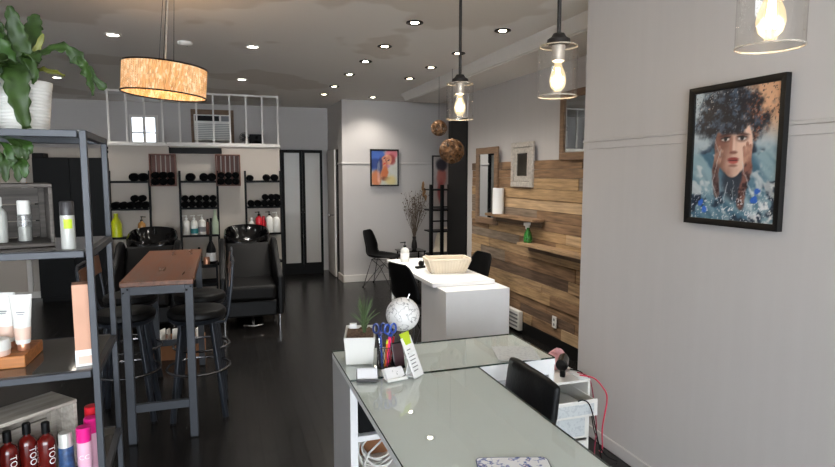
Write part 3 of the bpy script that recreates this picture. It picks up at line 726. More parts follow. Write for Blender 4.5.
# ------------------------------------------------------------------ backwash units
def make_wash(cx, label):
    t = thing('backwash_chair', label, 'salon chair', (cx, 6.25, 0), 0, 'backwash chairs')
    MB().box(-.26, .06, .13, .26, 1.0, .31).build('base_box', 'leather', t, bevel=.02)
    MB().prism(rrect(.50, .68, .05, cx=0, cy=.37), .31, .47).build('seat', 'leather_grey', t, bevel=.035, seg=4)
    b = MB()
    def bk(u, v):
        x = -.255 + .51 * u; e = abs(2 * u - 1)
        y = .62 + .27 * v - .03 * math.sin(PI * v) + .02 * e * e; return (x, y, .42 + .42 * v)
    def bk2(u, v):
        p = bk(1 - u, v); return (p[0], p[1] + .12, p[2] - .02)
    b.box(0, 0, 0, 0.001, .001, .001) if False else None
    nu, nv = 10, 10
    F = [bk(i / nu, j / nv) for j in range(nv + 1) for i in range(nu + 1)]; K = [(p[0], p[1] + .12, p[2] - .015) for p in F]
    m = len(F); fs = []
    for j in range(nv):
        for i in range(nu):
            a = j * (nu + 1) + i; q = (a, a + 1, a + nu + 2, a + nu + 1); fs += [q, tuple(m + k for k in q[::-1])]
    rim = [i for i in range(nu + 1)] + [j * (nu + 1) + nu for j in range(1, nu + 1)] + [nv * (nu + 1) + i for i in range(nu - 1, -1, -1)] + [j * (nu + 1) for j in range(nv - 1, 0, -1)]
    for i in range(len(rim)): a, c = rim[i], rim[(i + 1) % len(rim)]; fs.append((c, a, m + a, m + c))
    b.add(F + K, fs); b.build('backrest', 'leather_grey', t, bevel=.03, seg=3)
    for s in (-1, 1):
        x0, x1 = (-.325, -.262) if s < 0 else (.262, .325)
        poly = [(.05, .14), (.98, .14), (1.0, .80), (.90, .90), (.72, .88), (.45, .72), (.18, .62), (.06, .56)]
        b = MB(); n = len(poly)
        b.add([(x0, y, z) for y, z in poly] + [(x1, y, z) for y, z in poly], [tuple(range(n - 1, -1, -1)), tuple(range(n, 2 * n))] + [(i, (i + 1) % n, n + (i + 1) % n, n + i) for i in range(n)])
        b.build('armrest', 'leather', t, bevel=.02, seg=3)
    for s in (-1, 1):
        for y in (.09, .9): MB().cyl((s * .285, y, 0), (s * .285, y, .14), .017, n=14).build('leg', 'chrome', t)
    MB().tube([(-.1, -.0, .06), (0, -.03, .055), (.1, .0, .06)], .008).cyl((0, 0, .055), (0, .12, .12), .012).build('foot_lever', 'chrome', t)
    MB().box(-.16, 1.02, 0, .16, 1.33, .67).build('pedestal', 'black', t, bevel=.02)
    bs = MB()
    prof = [(.34, 0.0), (.70, .012), (.88, .05), (.97, .11), (1.0, .165), (1.0, .205), (.965, .235), (.90, .243), (.84, .228), (.79, .17), (.62, .10), (.3, .065), (.04, .06)]
    N = 48
    def basin(c, rx, ry, z):
        vs = []
        for k, (f, h) in enumerate(prof):
            for i in range(N):
                a = 2 * PI * i / N; fr = max(0, -math.sin(a)) ** 8
                hz = h + (.05 * math.sin(a) * h / .24) - (.03 * fr if h > .15 else 0)
                sq = 1 / max(abs(math.cos(a)) ** 3 + abs(math.sin(a)) ** 3, .2) ** (1 / 3)
                vs.append((c[0] + rx * f * math.cos(a) * sq, c[1] + ry * f * math.sin(a) * sq, z + hz * 1.2))
        fs = []
        for j in range(len(prof) - 1):
            for i in range(N): fs.append((j * N + i, j * N + (i + 1) % N, (j + 1) * N + (i + 1) % N, (j + 1) * N + i))
        fs += [tuple(range(N - 1, -1, -1)), tuple((len(prof) - 1) * N + i for i in range(N))]
        return vs, fs
    vs, fs = basin((0, 1.17), .272, .27, .665)
    bs.add(vs, fs); bo = bs.build('wash_basin', 'gloss_black', t)
    MB().cyl((0, 1.17, .738), (0, 1.17, .746), .025).build('drain', 'chrome', bo)
    MB().cyl((0, 1.38, .93), (0, 1.38, 1.01), .014).tube([(0, 1.38, 1.0), (0, 1.33, 1.015), (0, 1.28, .99)], .009).build('tap', 'gloss_black', bo)
    for s in (-1, 1): MB().box(s * .19 - .03, 1.04, .63, s * .19 + .03, 1.12, .665).build('basin_bracket', 'chrome', t, bevel=.004)
    return t
W1 = make_wash(.255, 'right black backwash chair, in full view before the right ladder rack')
dup(W1, (-.81, 6.25, 0), label='left black backwash chair, mostly hidden behind the wooden bar table')

# small black trolley between them
t = thing('trolley', 'small black trolley carrying dark bottles between the two backwash chairs', 'trolley', (-.255, 7.3, 0))
for z in (.56, .34, .12): MB().box(-.16, -.17, z, .16, .17, z + .018).box(-.16, -.17, z + .018, .16, -.162, z + .035).box(-.16, .162, z + .018, .16, .17, z + .035).build('tray', 'black', t)
for x in (-.15, .15):
    for y in (-.16, .16):
        MB().cyl((x, y, .05), (x, y, .58), .009, n=10).build('post', 'steel_dark', t)
        MB().cyl((x - .01, y, .025), (x + .01, y, .025), .025, n=14).build('castor', 'black', t)
bottle('wine_bottle', 'big dark bottle with a white label on the black trolley', 'bottle', (-.165, 7.34, .578), .055, .34, 'black', 'black', 'slim', .017, .06, band=(.12, .48, 'white_print'))
bottle('dropper_bottle', 'small dark brown bottle, right of two just behind the bar table top', 'bottle', (-.30, 7.37, .578), .032, .2, 'amber_dark', 'black', 'round', .014, .05)
bottle('dropper_bottle', 'shorter dark brown bottle, left of two just behind the bar table top', 'bottle', (-.345, 7.26, .578), .027, .17, 'amber_dark', 'black', 'round', .013, .04)
bottle('candle_jar', 'small orange-brown jar beside the big dark bottle', 'jar', (-.215, 7.20, .578), .035, .1, 'copper', 'copper', 'can', .033, .02)

# ------------------------------------------------------------------ bar table and four stools
t = thing('bar_table', 'tall narrow bar table with rustic wood top on grey steel frame', 'table', (-.398, 4.5, 0))
MB().box(-.205, -.745, .98, .205, .755, 1.012).build('table_top', 'table_wood', t, bevel=.004)
for x in (-.176, .176):
    for y in (-.715, .725): MB().box(x - .024, y - .02, .008, x + .024, y + .02, .98).build('leg', 'steel', t, bevel=.003)
MB().box(-.152, -.735, .93, .152, -.705, .98).box(-.152, .715, .93, .152, .745, .98).box(-.19, -.695, .93, -.165, .705, .98).box(.165, -.695, .93, .19, .705, .98).build('apron', 'steel', t)
MB().box(-.152, -.73, .2, .152, -.70, .25).build('stretcher', 'steel', t, bevel=.002); MB().box(-.152, .71, .2, .152, .74, .25).build('stretcher', 'steel', t, bevel=.002)
b = MB()
for x in (-.176, .176):
    for z in (.945, .965): b.sph((x + .012 * (1 if z > .95 else -1), -.737, z), (.006, .003, .006), 10, 6)
    for y in (-.715, .725): b.box(x - .022, y - .018, 0, x + .022, y + .018, .01)
b.build('foot_and_screw', 'black', t)

def make_stool(label):
    t = thing('bar_stool', label, 'stool', (0, 0, 0), 0, 'bar stools')
    MB().lathe([(.0, .655), (.165, .655), (.18, .668), (.185, .685)], n=36).build('seat_pan', 'steel_dark', t)
    MB().lathe([(.178, .683), (.19, .70), (.19, .72), (.178, .738), (.14, .746), (.07, .742), (0, .738)], n=36).build('seat_cushion', 'leather', t)
    for k in range(4):
        a = PI / 4 + k * PI / 2; c, s = math.cos(a), math.sin(a)
        MB().bar((.235 * c, .235 * s, .012), (.135 * c, .135 * s, .665), .03, .03, up=(c, s, 0)).build('leg', 'steel_dark', t, bevel=.005)
        MB().cyl((.236 * c, .236 * s, 0), (.235 * c, .235 * s, .014), .02, n=12).build('foot', 'black', t)
    MB().tube([(.205 * math.cos(2 * PI * i / 48), .205 * math.sin(2 * PI * i / 48), .33) for i in range(48)], .009, 8, True).build('foot_ring', 'chrome_dark', t)
    fr = MB()
    for s in (-1, 1):
        fr.tube([(.12, s * .13, .66), (.185, s * .14, .67), (.205, s * .145, .72), (.228, s * .15, .90), (.24, s * .145, 1.04), (.243, s * .11, 1.065)], .0095, 8)
    fr.tube([(.243, y, 1.065) for y in (-.11, -.05, 0, .05, .11)], .0095, 8)
    fr.build('back_frame', 'steel_dark', t)
    b = MB(); nv = 8
    vs = []
    for side in (0, 1):
        for j in range(3):
            for i in range(nv + 1):
                u = i / nv * 2 - 1; vs.append((.222 + .008 * j - .012 + .012 * side + .012 * (u * u) * -1 + .012, u * .135, .90 + .065 * j))
    fs = []
    w = nv + 1
    for j in range(2):
        for i in range(nv):
            a = j * w + i; q = (a, a + 1, a + w + 1, a + w); fs += [q[::-1], tuple(3 * w + k for k in q)]
    for i in range(nv): fs += [(i + 1, i, 3 * w + i, 3 * w + i + 1), (2 * w + i, 2 * w + i + 1, 5 * w + i + 1, 5 * w + i)]
    for j in range(2): fs += [(j * w, (j + 1) * w, (4 + j) * w, (3 + j) * w), ((j + 1) * w + nv, j * w + nv, (3 + j) * w + nv, (4 + j) * w + nv)]
    b.add(vs, fs); b.build('backrest', 'back_wood', t)
    return t
S = make_stool('bar stool on the right side of the wooden table, nearer to the viewer')
S.location = (-.20, 4.17, 0)
dup(S, (-.20, 4.72, 0), 0, 'bar stool on the right side of the wooden table, the farther one')
dup(S, (-.655, 4.25, 0), PI, 'bar stool on the left side of the wooden table, nearer to the viewer')
dup(S, (-.70, 4.83, 0), PI, 'bar stool on the left side of the wooden table, the farther one')

t = thing('magazine_box', 'brown box of magazines on the floor under the bar table', 'box', (-.42, 5.58, 0), -.12)
MB().box(-.2, -.13, 0, .2, .13, .012).box(-.2, -.13, .012, .2, -.118, .17).box(-.2, .118, .012, .2, .13, .17).box(-.2, -.118, .012, -.188, .118, .17).box(.188, -.118, .012, .2, .118, .17).build('box_body', 'cardboard', t, bevel=.002)
for i in range(7):
    o = MB().box(-.075, -.006, 0, .075, .006, .235).build('magazine', 'magazine' if i % 2 else 'paper', bevel=.002, loc=(-.57 + .05 * i, 5.58 - .006 * i, .016))
    o.rotation_euler = (0, .12 + .05 * (i % 3), PI / 2 - .12 + R.uniform(-.1, .1))
    tag(o, 'magazine standing in the brown box under the bar table', 'magazine', 'magazines in the box')

# ------------------------------------------------------------------ shell chairs
def catmull(P, t):
    n = len(P) - 1; k = min(int(t * n), n - 1); f = t * n - k
    p = [P[max(k - 1, 0)], P[k], P[k + 1], P[min(k + 2, n)]]
    return [0.5 * (2 * p[1][i] + (p[2][i] - p[0][i]) * f + (2 * p[0][i] - 5 * p[1][i] + 4 * p[2][i] - p[3][i]) * f * f + (3 * p[1][i] - p[0][i] - 3 * p[2][i] + p[3][i]) * f ** 3) for i in range(len(P[0]))]
SH = [(.235, .425, .195, 0), (.19, .44, .215, .1), (.08, .43, .23, .6), (-.05, .42, .235, 1), (-.14, .435, .235, 1), (-.195, .50, .232, 1), (-.215, .60, .225, .9), (-.235, .70, .21, .7), (-.25, .79, .18, .4), (-.255, .825, .13, .2)]
def make_shell_chair(name, label, m, loc, rz, wire='chrome_dark'):
    t = thing(name, label, 'chair', loc, rz)
    def f(u, v):
        x, z, w, c = catmull(SH, v); s = 2 * u - 1; e = abs(s) ** 3 * c
        back = min(1, max(0, (v - .4) / .25))
        return (x + .06 * e * back, s * w, z + .055 * e * (1 - back))
    MB().surf(f, 14, 30).build('seat_shell', m, t, solid=.008)
    b = MB(); r = .006
    for s in (-1, 1):
        b.tube([(.21, s * .21, 0), (.13, s * .12, .40)], r, 6); b.tube([(-.22, s * .21, 0), (-.12, s * .12, .40)], r, 6)
        b.tube([(.21, s * .21, .004), (.0, s * .10, .30), (-.12, s * .12, .40)], r * .8, 6); b.tube([(-.22, s * .21, .004), (.0, s * .10, .30), (.13, s * .12, .40)], r * .8, 6)
        b.tube([(.13, s * .12, .40), (-.12, s * .12, .405)], r, 6)
    for x in (.13, -.12): b.tube([(x, -.12, .40), (x, .12, .40)], r, 6)
    b.tube([(0, -.10, .30), (0, .10, .30)], r, 6)
    b.build('wire_base', wire, t)
    b = MB()
    for x in (.212, -.222):
        for s in (-1, 1): b.cyl((x, s * .212, 0), (x, s * .21, .014), .012, n=10)
    b.build('glide', 'black', t)
    return t
make_shell_chair('shell_chair', 'black moulded shell chair on wire legs below the small colourful portrait', 'black', (2.20, 8.25, 0), -.62)
make_shell_chair('shell_chair', 'cream moulded shell chair behind the black tower shelf', 'cream_plastic', (3.19, 8.2, 0), PI + .9)
make_shell_chair('shell_chair', 'black shell chair at the left side of the white desk', 'black', (1.745, 5.20, 0), .3)
make_shell_chair('shell_chair', 'black shell chair at the right side of the white desk, by the boards', 'black', (2.36, 5.55, 0), PI + .1)

# low black table with a vase of dry branches
t = thing('side_table', 'low black two-tier side table under the dry branches', 'table', (2.70, 8.44, 0))
MB().box(-.2, -.17, .47, .2, .17, .49).build('table_top', 'gloss_black', t, bevel=.003)
MB().box(-.17, -.16, .40, .2, .16, .41).build('lower_tier', 'gloss_black', t)
for x in (-.165, .18):
    for y in (-.14, .14): MB().cyl((x, y, 0), (x, y, .47), .011, n=10).build('leg', 'black', t)
t = thing('vase', 'slim dark vase holding dry branches on the low black table', 'vase', (2.77, 8.46, .49))
MB().lathe([(.03, 0), (.045, .03), (.04, .10), (.024, .16), (.03, .2), (.026, .198), (.02, .16), (.0, .15)], n=20).build('vase_body', 'dark_metal', t)
b = MB(); q = random.Random(4); fl = MB()
for k in range(46):
    a = q.uniform(0, 2 * PI); sp = q.uniform(.05, .23); H = q.uniform(.6, .92)
    p = [(0, 0, .14)] + [(sp * (f ** 1.3) * math.cos(a) + q.uniform(-.012, .012), .5 * sp * f * math.sin(a), .14 + (H - .14) * f) for f in (.25, .5, .75, 1)]
    b.tube(p, .0022, 5, rs=[.003, .0027, .0024, .002, .0012])
    for j in range(3):
        f = q.uniform(.55, 1); i = min(int(f * 4), 3); c = Vector(p[i]).lerp(Vector(p[i + 1]), f * 4 - i)
        e = c + Vector((q.uniform(-.05, .05), q.uniform(-.03, .03), q.uniform(.02, .06))); b.tube([c, e], .0014, 4)
        fl.sph(e, (.008, .008, .011), 6, 4)
b.build('branches', 'twig', t)
for k in range(5): fl.sph((.16 + q.uniform(-.03, .03), 0, .80 + .05 * k), (.02, .02, .05), 8, 6, 1)
fl.build('seed_heads', ['twig', 'straw'], t)['kind'] = 'stuff'

# black tower shelf
t = thing('tower_shelf', 'narrow open black tower shelf with square posts beside the black column', 'shelf', (2.92, 7.70, 0))
for x, y in ((-.19, -.12), (-.03, -.12), (-.09, .17), (.19, -.12), (.19, .17)): MB().box(x - .022, y - .022, 0, x + .022, y + .022, 1.50).build('post', 'black', t, bevel=.002)
for z in (.15, .50, .835, 1.135, 1.42): MB().box(-.19, -.125, z, .19, .175, z + .018).build('shelf', 'black', t)
MB().box(-.17, -.13, .985, .19, -.115, 1.005).build('rail', 'black', t)

# ------------------------------------------------------------------ pictures painted into fine coloured grids
def vnoise(seed):
    q = random.Random(seed); T = {}
    def h(i, j):
        k = (i, j)
        if k not in T: T[k] = random.Random((i * 73856093) ^ (j * 19349663) ^ seed).random()
        return T[k]
    def f(x, y):
        i, j = math.floor(x), math.floor(y); a, b = x - i, y - j; a = a * a * (3 - 2 * a); b = b * b * (3 - 2 * b)
        return (h(i, j) * (1 - a) + h(i + 1, j) * a) * (1 - b) + (h(i, j + 1) * (1 - a) + h(i + 1, j + 1) * a) * b
    def fb(x, y): return .5 * f(x, y) + .28 * f(x * 2.1 + 7, y * 2.1) + .22 * f(x * 4.3, y * 4.3 + 3)
    return fb
def mixc(a, b, t): t = max(0, min(1, t)); return tuple(a[i] * (1 - t) + b[i] * t for i in range(3))
def sm(a, b, x): t = max(0, min(1, (x - a) / (b - a))); return t * t * (3 - 2 * t)
def ell(u, v, cx, cy, rx, ry, rot=0):
    c, s = math.cos(rot), math.sin(rot); x, y = u - cx, v - cy; x, y = x * c + y * s, -x * s + y * c
    return math.sqrt((x / rx) ** 2 + (y / ry) ** 2)
def blob(col, c, d, soft=.15, k=1): return mixc(col, c, k * (1 - sm(1 - soft, 1 + soft, d)))
def seg(u, v, a, b, w0, w1):
    dx, dy = b[0] - a[0], b[1] - a[1]; t = max(0, min(1, ((u - a[0]) * dx + (v - a[1]) * dy) / (dx * dx + dy * dy)))
    return math.hypot(u - a[0] - t * dx, v - a[1] - t * dy) / (w0 + (w1 - w0) * t)

N1, N2, N3 = vnoise(3), vnoise(17), vnoise(29)
def paint_face(u, v):          # v up
    n = N1(u * 7, v * 9); n2 = N2(u * 20, v * 26); n3 = N3(u * 46, v * 60)
    wu, wv = u + .05 * (N2(u * 9, v * 9) - .5), v + .05 * (N3(u * 9, v * 9) - .5)
    c = mixc((148, 166, 176), (196, 204, 206), n)
    c = mixc(c, (222, 172, 136), sm(.45, .9, u + .6 * (v - .75) + .3 * (n - .5)) * sm(.55, .8, v))
    # clothing
    cl = mixc((66, 104, 124), (142, 168, 176), sm(.3, .7, N1(wu * 5 + wv * 6, wv * 3)))
    cl = mixc(cl, (28, 44, 62), sm(.56, .68, N2(wu * 5, wv * 7)))
    cl = mixc(cl, (206, 208, 206), sm(.60, .72, N3(wu * 6 + wv * 4, wv * 8)) * .8)
    c = mixc(c, cl, 1 - sm(.50, .64, v + .35 * (abs(u - .5) - .3) + .1 * (n - .5)))
    # neck shadow
    c = blob(c, (40, 44, 54), ell(wu, wv, .52, .30, .13, .15), .35, .85)
    # hair
    hd = ell(wu, wv, .47, .80, .43, .25) + .75 * (N1(u * 6 + 2, v * 7) - .5) + .35 * (n2 - .5)
    hc = mixc((18, 24, 36), (64, 84, 104), sm(.45, .7, n2)); hc = mixc(hc, (120, 70, 50), sm(.54, .66, n3) * sm(.5, .8, u)); hc = mixc(hc, (170, 178, 184), sm(.70, .78, n3) * .6)
    c = blob(c, hc, hd, .22)
    # face
    fc = mixc((134, 92, 78), (232, 196, 176), sm(.34, .6, u + .12 * (n - .5)))
    fd = ell(u, v, .50, .575, .225, .225) + .05 * (n - .5); chin = ell(u, v, .505, .43, .11, .10)
    c = blob(c, fc, min(fd, chin), .06)
    # forehead curls
    c = blob(c, hc, ell(wu, wv, .47, .735, .22, .085) + .5 * (N3(u * 12, v * 12) - .5), .15, .95)
    for ex, s in ((.405, 1), (.60, -1)):
        c = blob(c, (60, 40, 40), ell(u, v, ex, .655, .075, .010, .12 * s), .5, .8)
        c = blob(c, (96, 60, 52), ell(u, v, ex, .625, .07, .030), .4, .7); c = blob(c, (226, 220, 214), ell(u, v, ex, .62, .048, .012), .3); c = blob(c, (24, 26, 34), ell(u, v, ex, .622, .021, .015), .25)
        c = blob(c, (20, 18, 22), ell(u, v, ex, .633, .058, .007, .1 * s), .35)
    c = blob(c, (170, 116, 96), ell(u, v, .475, .57, .018, .065, -.05), .5, .7); c = blob(c, (238, 206, 188), ell(u, v, .51, .565, .016, .06), .5, .7)
    c = blob(c, (110, 62, 54), ell(u, v, .508, .518, .045, .012), .4, .8)
    c = blob(c, (140, 56, 54), ell(u, v, .508, .468, .065, .013), .3); c = blob(c, (182, 92, 84), ell(u, v, .510, .447, .055, .014), .3); c = blob(c, (60, 24, 26), ell(u, v, .508, .458, .062, .004), .4)
    c = blob(c, (110, 66, 54), ell(u, v, .51, .418, .05, .010), .5, .6)
    # hands at the cheeks, forearms
    for pts, sc in ((((.34, .50), (.30, .38), (.33, .20)), (104, 76, 70)), (((.66, .52), (.68, .40), (.62, .12)), (140, 92, 78))):
        for w, tip in ((0, .0), (.035, .03), (.07, .01)):
            sx = 1 if pts[0][0] > .5 else -1; p0 = (pts[0][0] + sx * (w - .03), pts[0][1] + .03 + tip); p1 = (pts[1][0] + sx * (w * .6 - .02), pts[1][1])
            d = seg(u, v, p0, p1, .016, .022); c = blob(c, mixc(sc, (226, 176, 150), n2 * .9), d, .3, .95)
        d = seg(wu, wv, pts[1], pts[2], .048, .036); c = blob(c, mixc(sc, (60, 34, 34), sm(.4, .7, n2)), d, .35, .9)
    # white pencil lines and splatter
    for a, b2 in (((.36, .56), (.27, .28)), ((.27, .28), (.36, .12)), ((.60, .46), (.74, .22)), ((.52, .30), (.55, .10)), ((.45, .28), (.40, .06)), ((.28, .62), (.36, .50))):
        d = seg(wu, wv, a, b2, .0045, .0045); c = blob(c, (206, 210, 210), d, .5, .55)
    sp = N3(u * 60 + 9, v * 76)
    c = mixc(c, (226, 224, 220), .8 * sm(.70, .75, sp) * sm(.80, .95, v + .25 * (.35 - u)))
    c = mixc(c, (22, 26, 40), sm(.67, .71, N1(u * 58, v * 70)) * sm(.62, .8, v))
    c = mixc(c, (228, 228, 226), sm(.50, .72, n2) * sm(.55, .95, u - .9 * v + .12)); c = mixc(c, (226, 226, 226), sm(.66, .70, sp) * (1 - sm(.1, .3, v)))
    for bx, by in ((.13, .12), (.80, .235), (.77, .17), (.18, .07)): c = blob(c, (50, 104, 206), ell(wu, wv, bx, by, .032, .028) + .9 * (n3 - .5), .12, .9)
    return c
def paint_tilt(u, v):
    n = N1(u * 5, v * 6); n2 = N2(u * 12, v * 14); wu, wv = u + .06 * (n2 - .5), v + .06 * (n - .5)
    c = mixc((206, 206, 204), (188, 190, 170), n)
    c = blob(c, (64, 96, 170), ell(wu, wv, .15, .80, .38, .42) + .3 * (n - .5), .25); c = blob(c, (30, 50, 110), ell(wu, wv, .12, .62, .2, .14), .4, .8)
    c = blob(c, (206, 120, 130), ell(wu, wv, .78, .90, .24, .16) + .2 * (n - .5), .3)
    c = blob(c, (150, 60, 56), ell(wu, wv, .78, .74, .14, .16, .3), .35, .9)
    c = blob(c, mixc((176, 96, 70), (232, 190, 160), n2), ell(u, v, .56, .70, .24, .17, .5), .12)
    c = blob(c, (60, 40, 60), ell(u, v, .50, .78, .05, .018, .5), .3); c = blob(c, (60, 40, 60), ell(u, v, .66, .72, .05, .018, .4), .3)
    c = blob(c, (200, 60, 50), ell(u, v, .50, .62, .06, .02, .5), .3); c = blob(c, (120, 60, 50), ell(u, v, .56, .70, .02, .06, .5), .4, .7)
    c = blob(c, (176, 110, 150), ell(wu, wv, .62, .54, .1, .06), .4, .7)
    c = blob(c, (40, 44, 90), ell(wu, wv, .30, .50, .09, .30, -.15) + .2 * (n2 - .5), .3)
    c = blob(c, (196, 110, 66), ell(wu, wv, .50, .36, .14, .2, -.3), .3); c = blob(c, (206, 120, 76), ell(wu, wv, .18, .18, .2, .26), .3, .9)
    c = blob(c, (110, 60, 44), ell(wu, wv, .55, .18, .18, .06), .5, .8); c = blob(c, (216, 196, 130), ell(wu, wv, .74, .12, .22, .14), .5, .8)
    return c
def paint_pale(u, v):
    n = N1(u * 5, v * 8); c = mixc((176, 168, 166), (204, 190, 184), n)
    c = blob(c, (196, 120, 110), ell(u, v, .5, .6, .28, .2) + .3 * (n - .5), .3); c = blob(c, (60, 56, 66), ell(u, v, .5, .84, .34, .12) + .3 * (n - .5), .3); c = blob(c, (172, 84, 80), ell(u, v, .45, .3, .2, .22) + .3 * (n - .5), .4)
    return c
def picture(t, w, h, fw, depth, painter, nx, ny, glass=True):
    """local: x along the width, z up, faces -y, back on y = 0"""
    b = MB(); pr = [(0, 0), (0, -depth), (fw * .25, -depth), (fw, -depth * .75), (fw, 0)]
    for k, (ax, az, sx, sz) in enumerate(((-1, -1, 1, 0), (1, -1, 0, 1), (1, 1, -1, 0), (-1, 1, 0, -1))):
        vs = []
        for (px, pz, qx, qz) in ((ax, az, 0, 0), (ax + 2 * sx, az + 2 * sz, 0, 0)):
            for i, y in pr: vs.append((px * (w / 2 - i), y, pz * (h / 2 - i)))
        n = len(pr); b.add(vs, [(i, (i + 1) % n, n + (i + 1) % n, n + i) for i in range(n)], 0, False)
    b.build('frame', 'frame_black', t)
    W, H = w - 2 * fw, h - 2 * fw; g = MB()
    g.surf(lambda u, v: (-W / 2 + W * u, -depth * .4, -H / 2 + H * v), nx, ny)
    o = g.build('print', 'painting', t); at = o.data.color_attributes.new('Col', 'FLOAT_COLOR', 'POINT'); buf = []
    for j in range(ny + 1):
        for i in range(nx + 1): buf += list(lin(painter(i / nx, j / ny))) + [1]
    at.data.foreach_set('color', buf)
    MB().box(-w / 2 + .004, -depth * .3, -h / 2 + .004, w / 2 - .004, -.001, h / 2 - .004).build('backing', 'cardboard', t)
M['painting'] = attr_mat('painted_print', .35, .3)
t = thing('framed_picture', 'large framed painting of a dark-haired face held in two hands', 'picture', (2.139, 2.001, 1.7335), -PI / 2)
t.rotation_euler = (0, 0, -PI / 2)
picture(t, .503, .632, .028, .028, paint_face, 112, 138)
t = thing('framed_picture', 'small framed portrait of a tilted face in blue and orange', 'picture', (2.346, 8.636, 1.745))
picture(t, .45, .56, .022, .025, paint_tilt, 50, 64)
t = thing('framed_picture', 'narrow pale pink portrait in a thin black frame behind the tower shelf', 'picture', (3.28, 8.636, 1.53))
picture(t, .32, .82, .02, .025, paint_pale, 30, 70)

# ------------------------------------------------------------------ white desk with its pedestal and the things on it
t = thing('white_desk', 'long white desk along the board wall carrying a cream basket', 'desk', (1.63, 4.49, 0))
MB().box(0, 0, .705, .575, 1.44, .74).build('desk_top', 'white', t, bevel=.003)
for x in (.06, .52): MB().cyl((x, 1.38, 0), (x, 1.38, .705), .022, n=16).build('leg', 'white', t)
MB().box(.06, 1.365, .66, .52, 1.395, .705).build('crossbar', 'white', t)
t = thing('white_pedestal', 'plain white cabinet block standing under the near end of the white desk', 'cabinet', (1.675, 4.29, 0))
MB().box(0, 0, 0, .57, .62, .7035).build('cabinet_body', 'white', t, bevel=.003)

t = thing('wicker_basket', 'cream woven basket with flared sides on the white desk', 'basket', (1.955, 5.0, .741), -.12)
b = MB(); L0, W0, L1_, W1_ = .155, .085, .20, .125; H = .125
for k in range(13):
    f = k / 12; l = L0 + (L1_ - L0) * f; w = W0 + (W1_ - W0) * f; P = rrect(2 * l, 2 * w, .03, 4)
    P2 = []
    for i in range(len(P)):
        x0, y0 = P[i]; x1, y1 = P[(i + 1) % len(P)]; m = max(1, int(math.hypot(x1 - x0, y1 - y0) / .014))
        for j in range(m): P2.append((x0 + (x1 - x0) * j / m, y0 + (y1 - y0) * j / m))
    for i, (x, y) in enumerate(P2):
        s = 1 + .012 * (1 if (i + k) % 2 else -1); P2[i] = (x * s, y * s, .006 + H * f)
    b.tube(P2, .0062 if k < 12 else .009, 5, True)
b.build('woven_side', 'wicker', t)
b = MB()
for i in range(40):
    P = rrect(2 * L0, 2 * W0, .03, 9); Q = rrect(2 * L1_, 2 * W1_, .03, 9); b.bar((*P[i], .0), (*Q[i], H), .006, .006)
for s in (-1, 1):
    for k in range(14): b.bar((-L0 + k * 2 * L0 / 13, s * W0, .0), (-L1_ + k * 2 * L1_ / 13, s * W1_, H), .008, .008)
b.build('upright_stakes', 'wicker', t)
MB().prism(rrect(2 * L0, 2 * W0, .03, 4), 0, .008).build('basket_bottom', 'wicker', t)
bottle('pump_bottle', 'clear hand-gel bottle with black pump at the far corner of the white desk', 'bottle', (1.77, 5.72, .74), .046, .21, 'clear_solid', 'black', 'round', .016, .055, band=(.2, .6, 'white_print'), pump=True)
t = thing('tape_dispenser', 'small black tape dispenser with an upright arm on the white desk', 'tape dispenser', (1.79, 5.28, .74), .4)
MB().prism(rrect(.11, .05, .015), 0, .022).build('base', 'black', t, bevel=.004)
MB().cyl((.01, -.012, .045), (.01, .012, .045), .026, n=20).build('roll', 'black', t)
MB().tube([(.04, 0, .02), (.045, 0, .07), (.05, 0, .13)], .006).build('arm', 'black', t)

# ------------------------------------------------------------------ board wall: mirrors, ledges, heater
def mirror(name, label, y, z, w, h, fw, d, fm, tilt=0):
    t = thing(name, label, 'mirror', (2.912, y, z)); t.rotation_euler = (0, 0, -PI / 2)
    b = MB().box(-w / 2, -d, -h / 2, w / 2, 0, -h / 2 + fw).box(-w / 2, -d, h / 2 - fw, w / 2, 0, h / 2).box(-w / 2, -d, -h / 2 + fw, -w / 2 + fw, 0, h / 2 - fw).box(w / 2 - fw, -d, -h / 2 + fw, w / 2, 0, h / 2 - fw)
    b.build('frame', fm, t, bevel=.006)
    MB().box(-w / 2 + fw, -d * .5, -h / 2 + fw, w / 2 - fw, -.002, h / 2 - fw).build('mirror_glass', 'mirror', t)
    return t
mirror('wall_mirror', 'tall brown wood mirror at the far end of the board wall', 6.15, 1.515, .57, .88, .075, .03, 'mirror_wood')
t = mirror('wall_mirror', 'small mirror in a wide ornate silver frame above the boards', 5.31, 1.745, .45, .455, .055, .03, 'silver')
b = MB().box(-.165, -.022, -.17, .165, -.016, -.115).box(-.165, -.022, .115, .165, -.016, .17).box(-.165, -.022, -.115, -.105, -.016, .115).box(.105, -.022, -.115, .165, -.016, .115)
b.build('inner_moulding', 'silver', t, bevel=.005)
mirror('wall_mirror', 'brown wood mirror high on the wall, partly hidden by the wall corner', 4.27, 2.075, .68, .60, .065, .03, 'mirror_wood')
t = thing('wall_ledge', 'rough wooden ledge carrying the white paper roll', 'shelf', (2.905, 5.40, 1.19))
MB().box(-.13, -.53, 0, 0, .53, .028).build('ledge_board', WOODS[1], t, bevel=.003)
MB().box(-.02, -.5, -.06, 0, .5, 0).build('back_strip', WOODS[3], t)
t = thing('wall_ledge', 'lower wooden ledge with the green spray bottle at its end', 'shelf', (2.905, 4.2, .945))
MB().box(-.13, -.95, 0, 0, .97, .028).build('ledge_board', WOODS[0], t, bevel=.003)
MB().box(-.02, -.9, -.06, 0, .93, 0).build('back_strip', WOODS[3], t)
t = thing('paper_roll', 'white paper towel roll standing on the upper wooden ledge', 'paper roll', (2.84, 5.73, 1.218))
MB().lathe([(.018, 0), (.062, 0), (.062, .28), (.018, .28)], n=32).build('roll', 'paper', t)
MB().lathe([(.014, .001), (.019, .001), (.019, .281), (.014, .281)], n=20).build('core', 'cardboard', t)
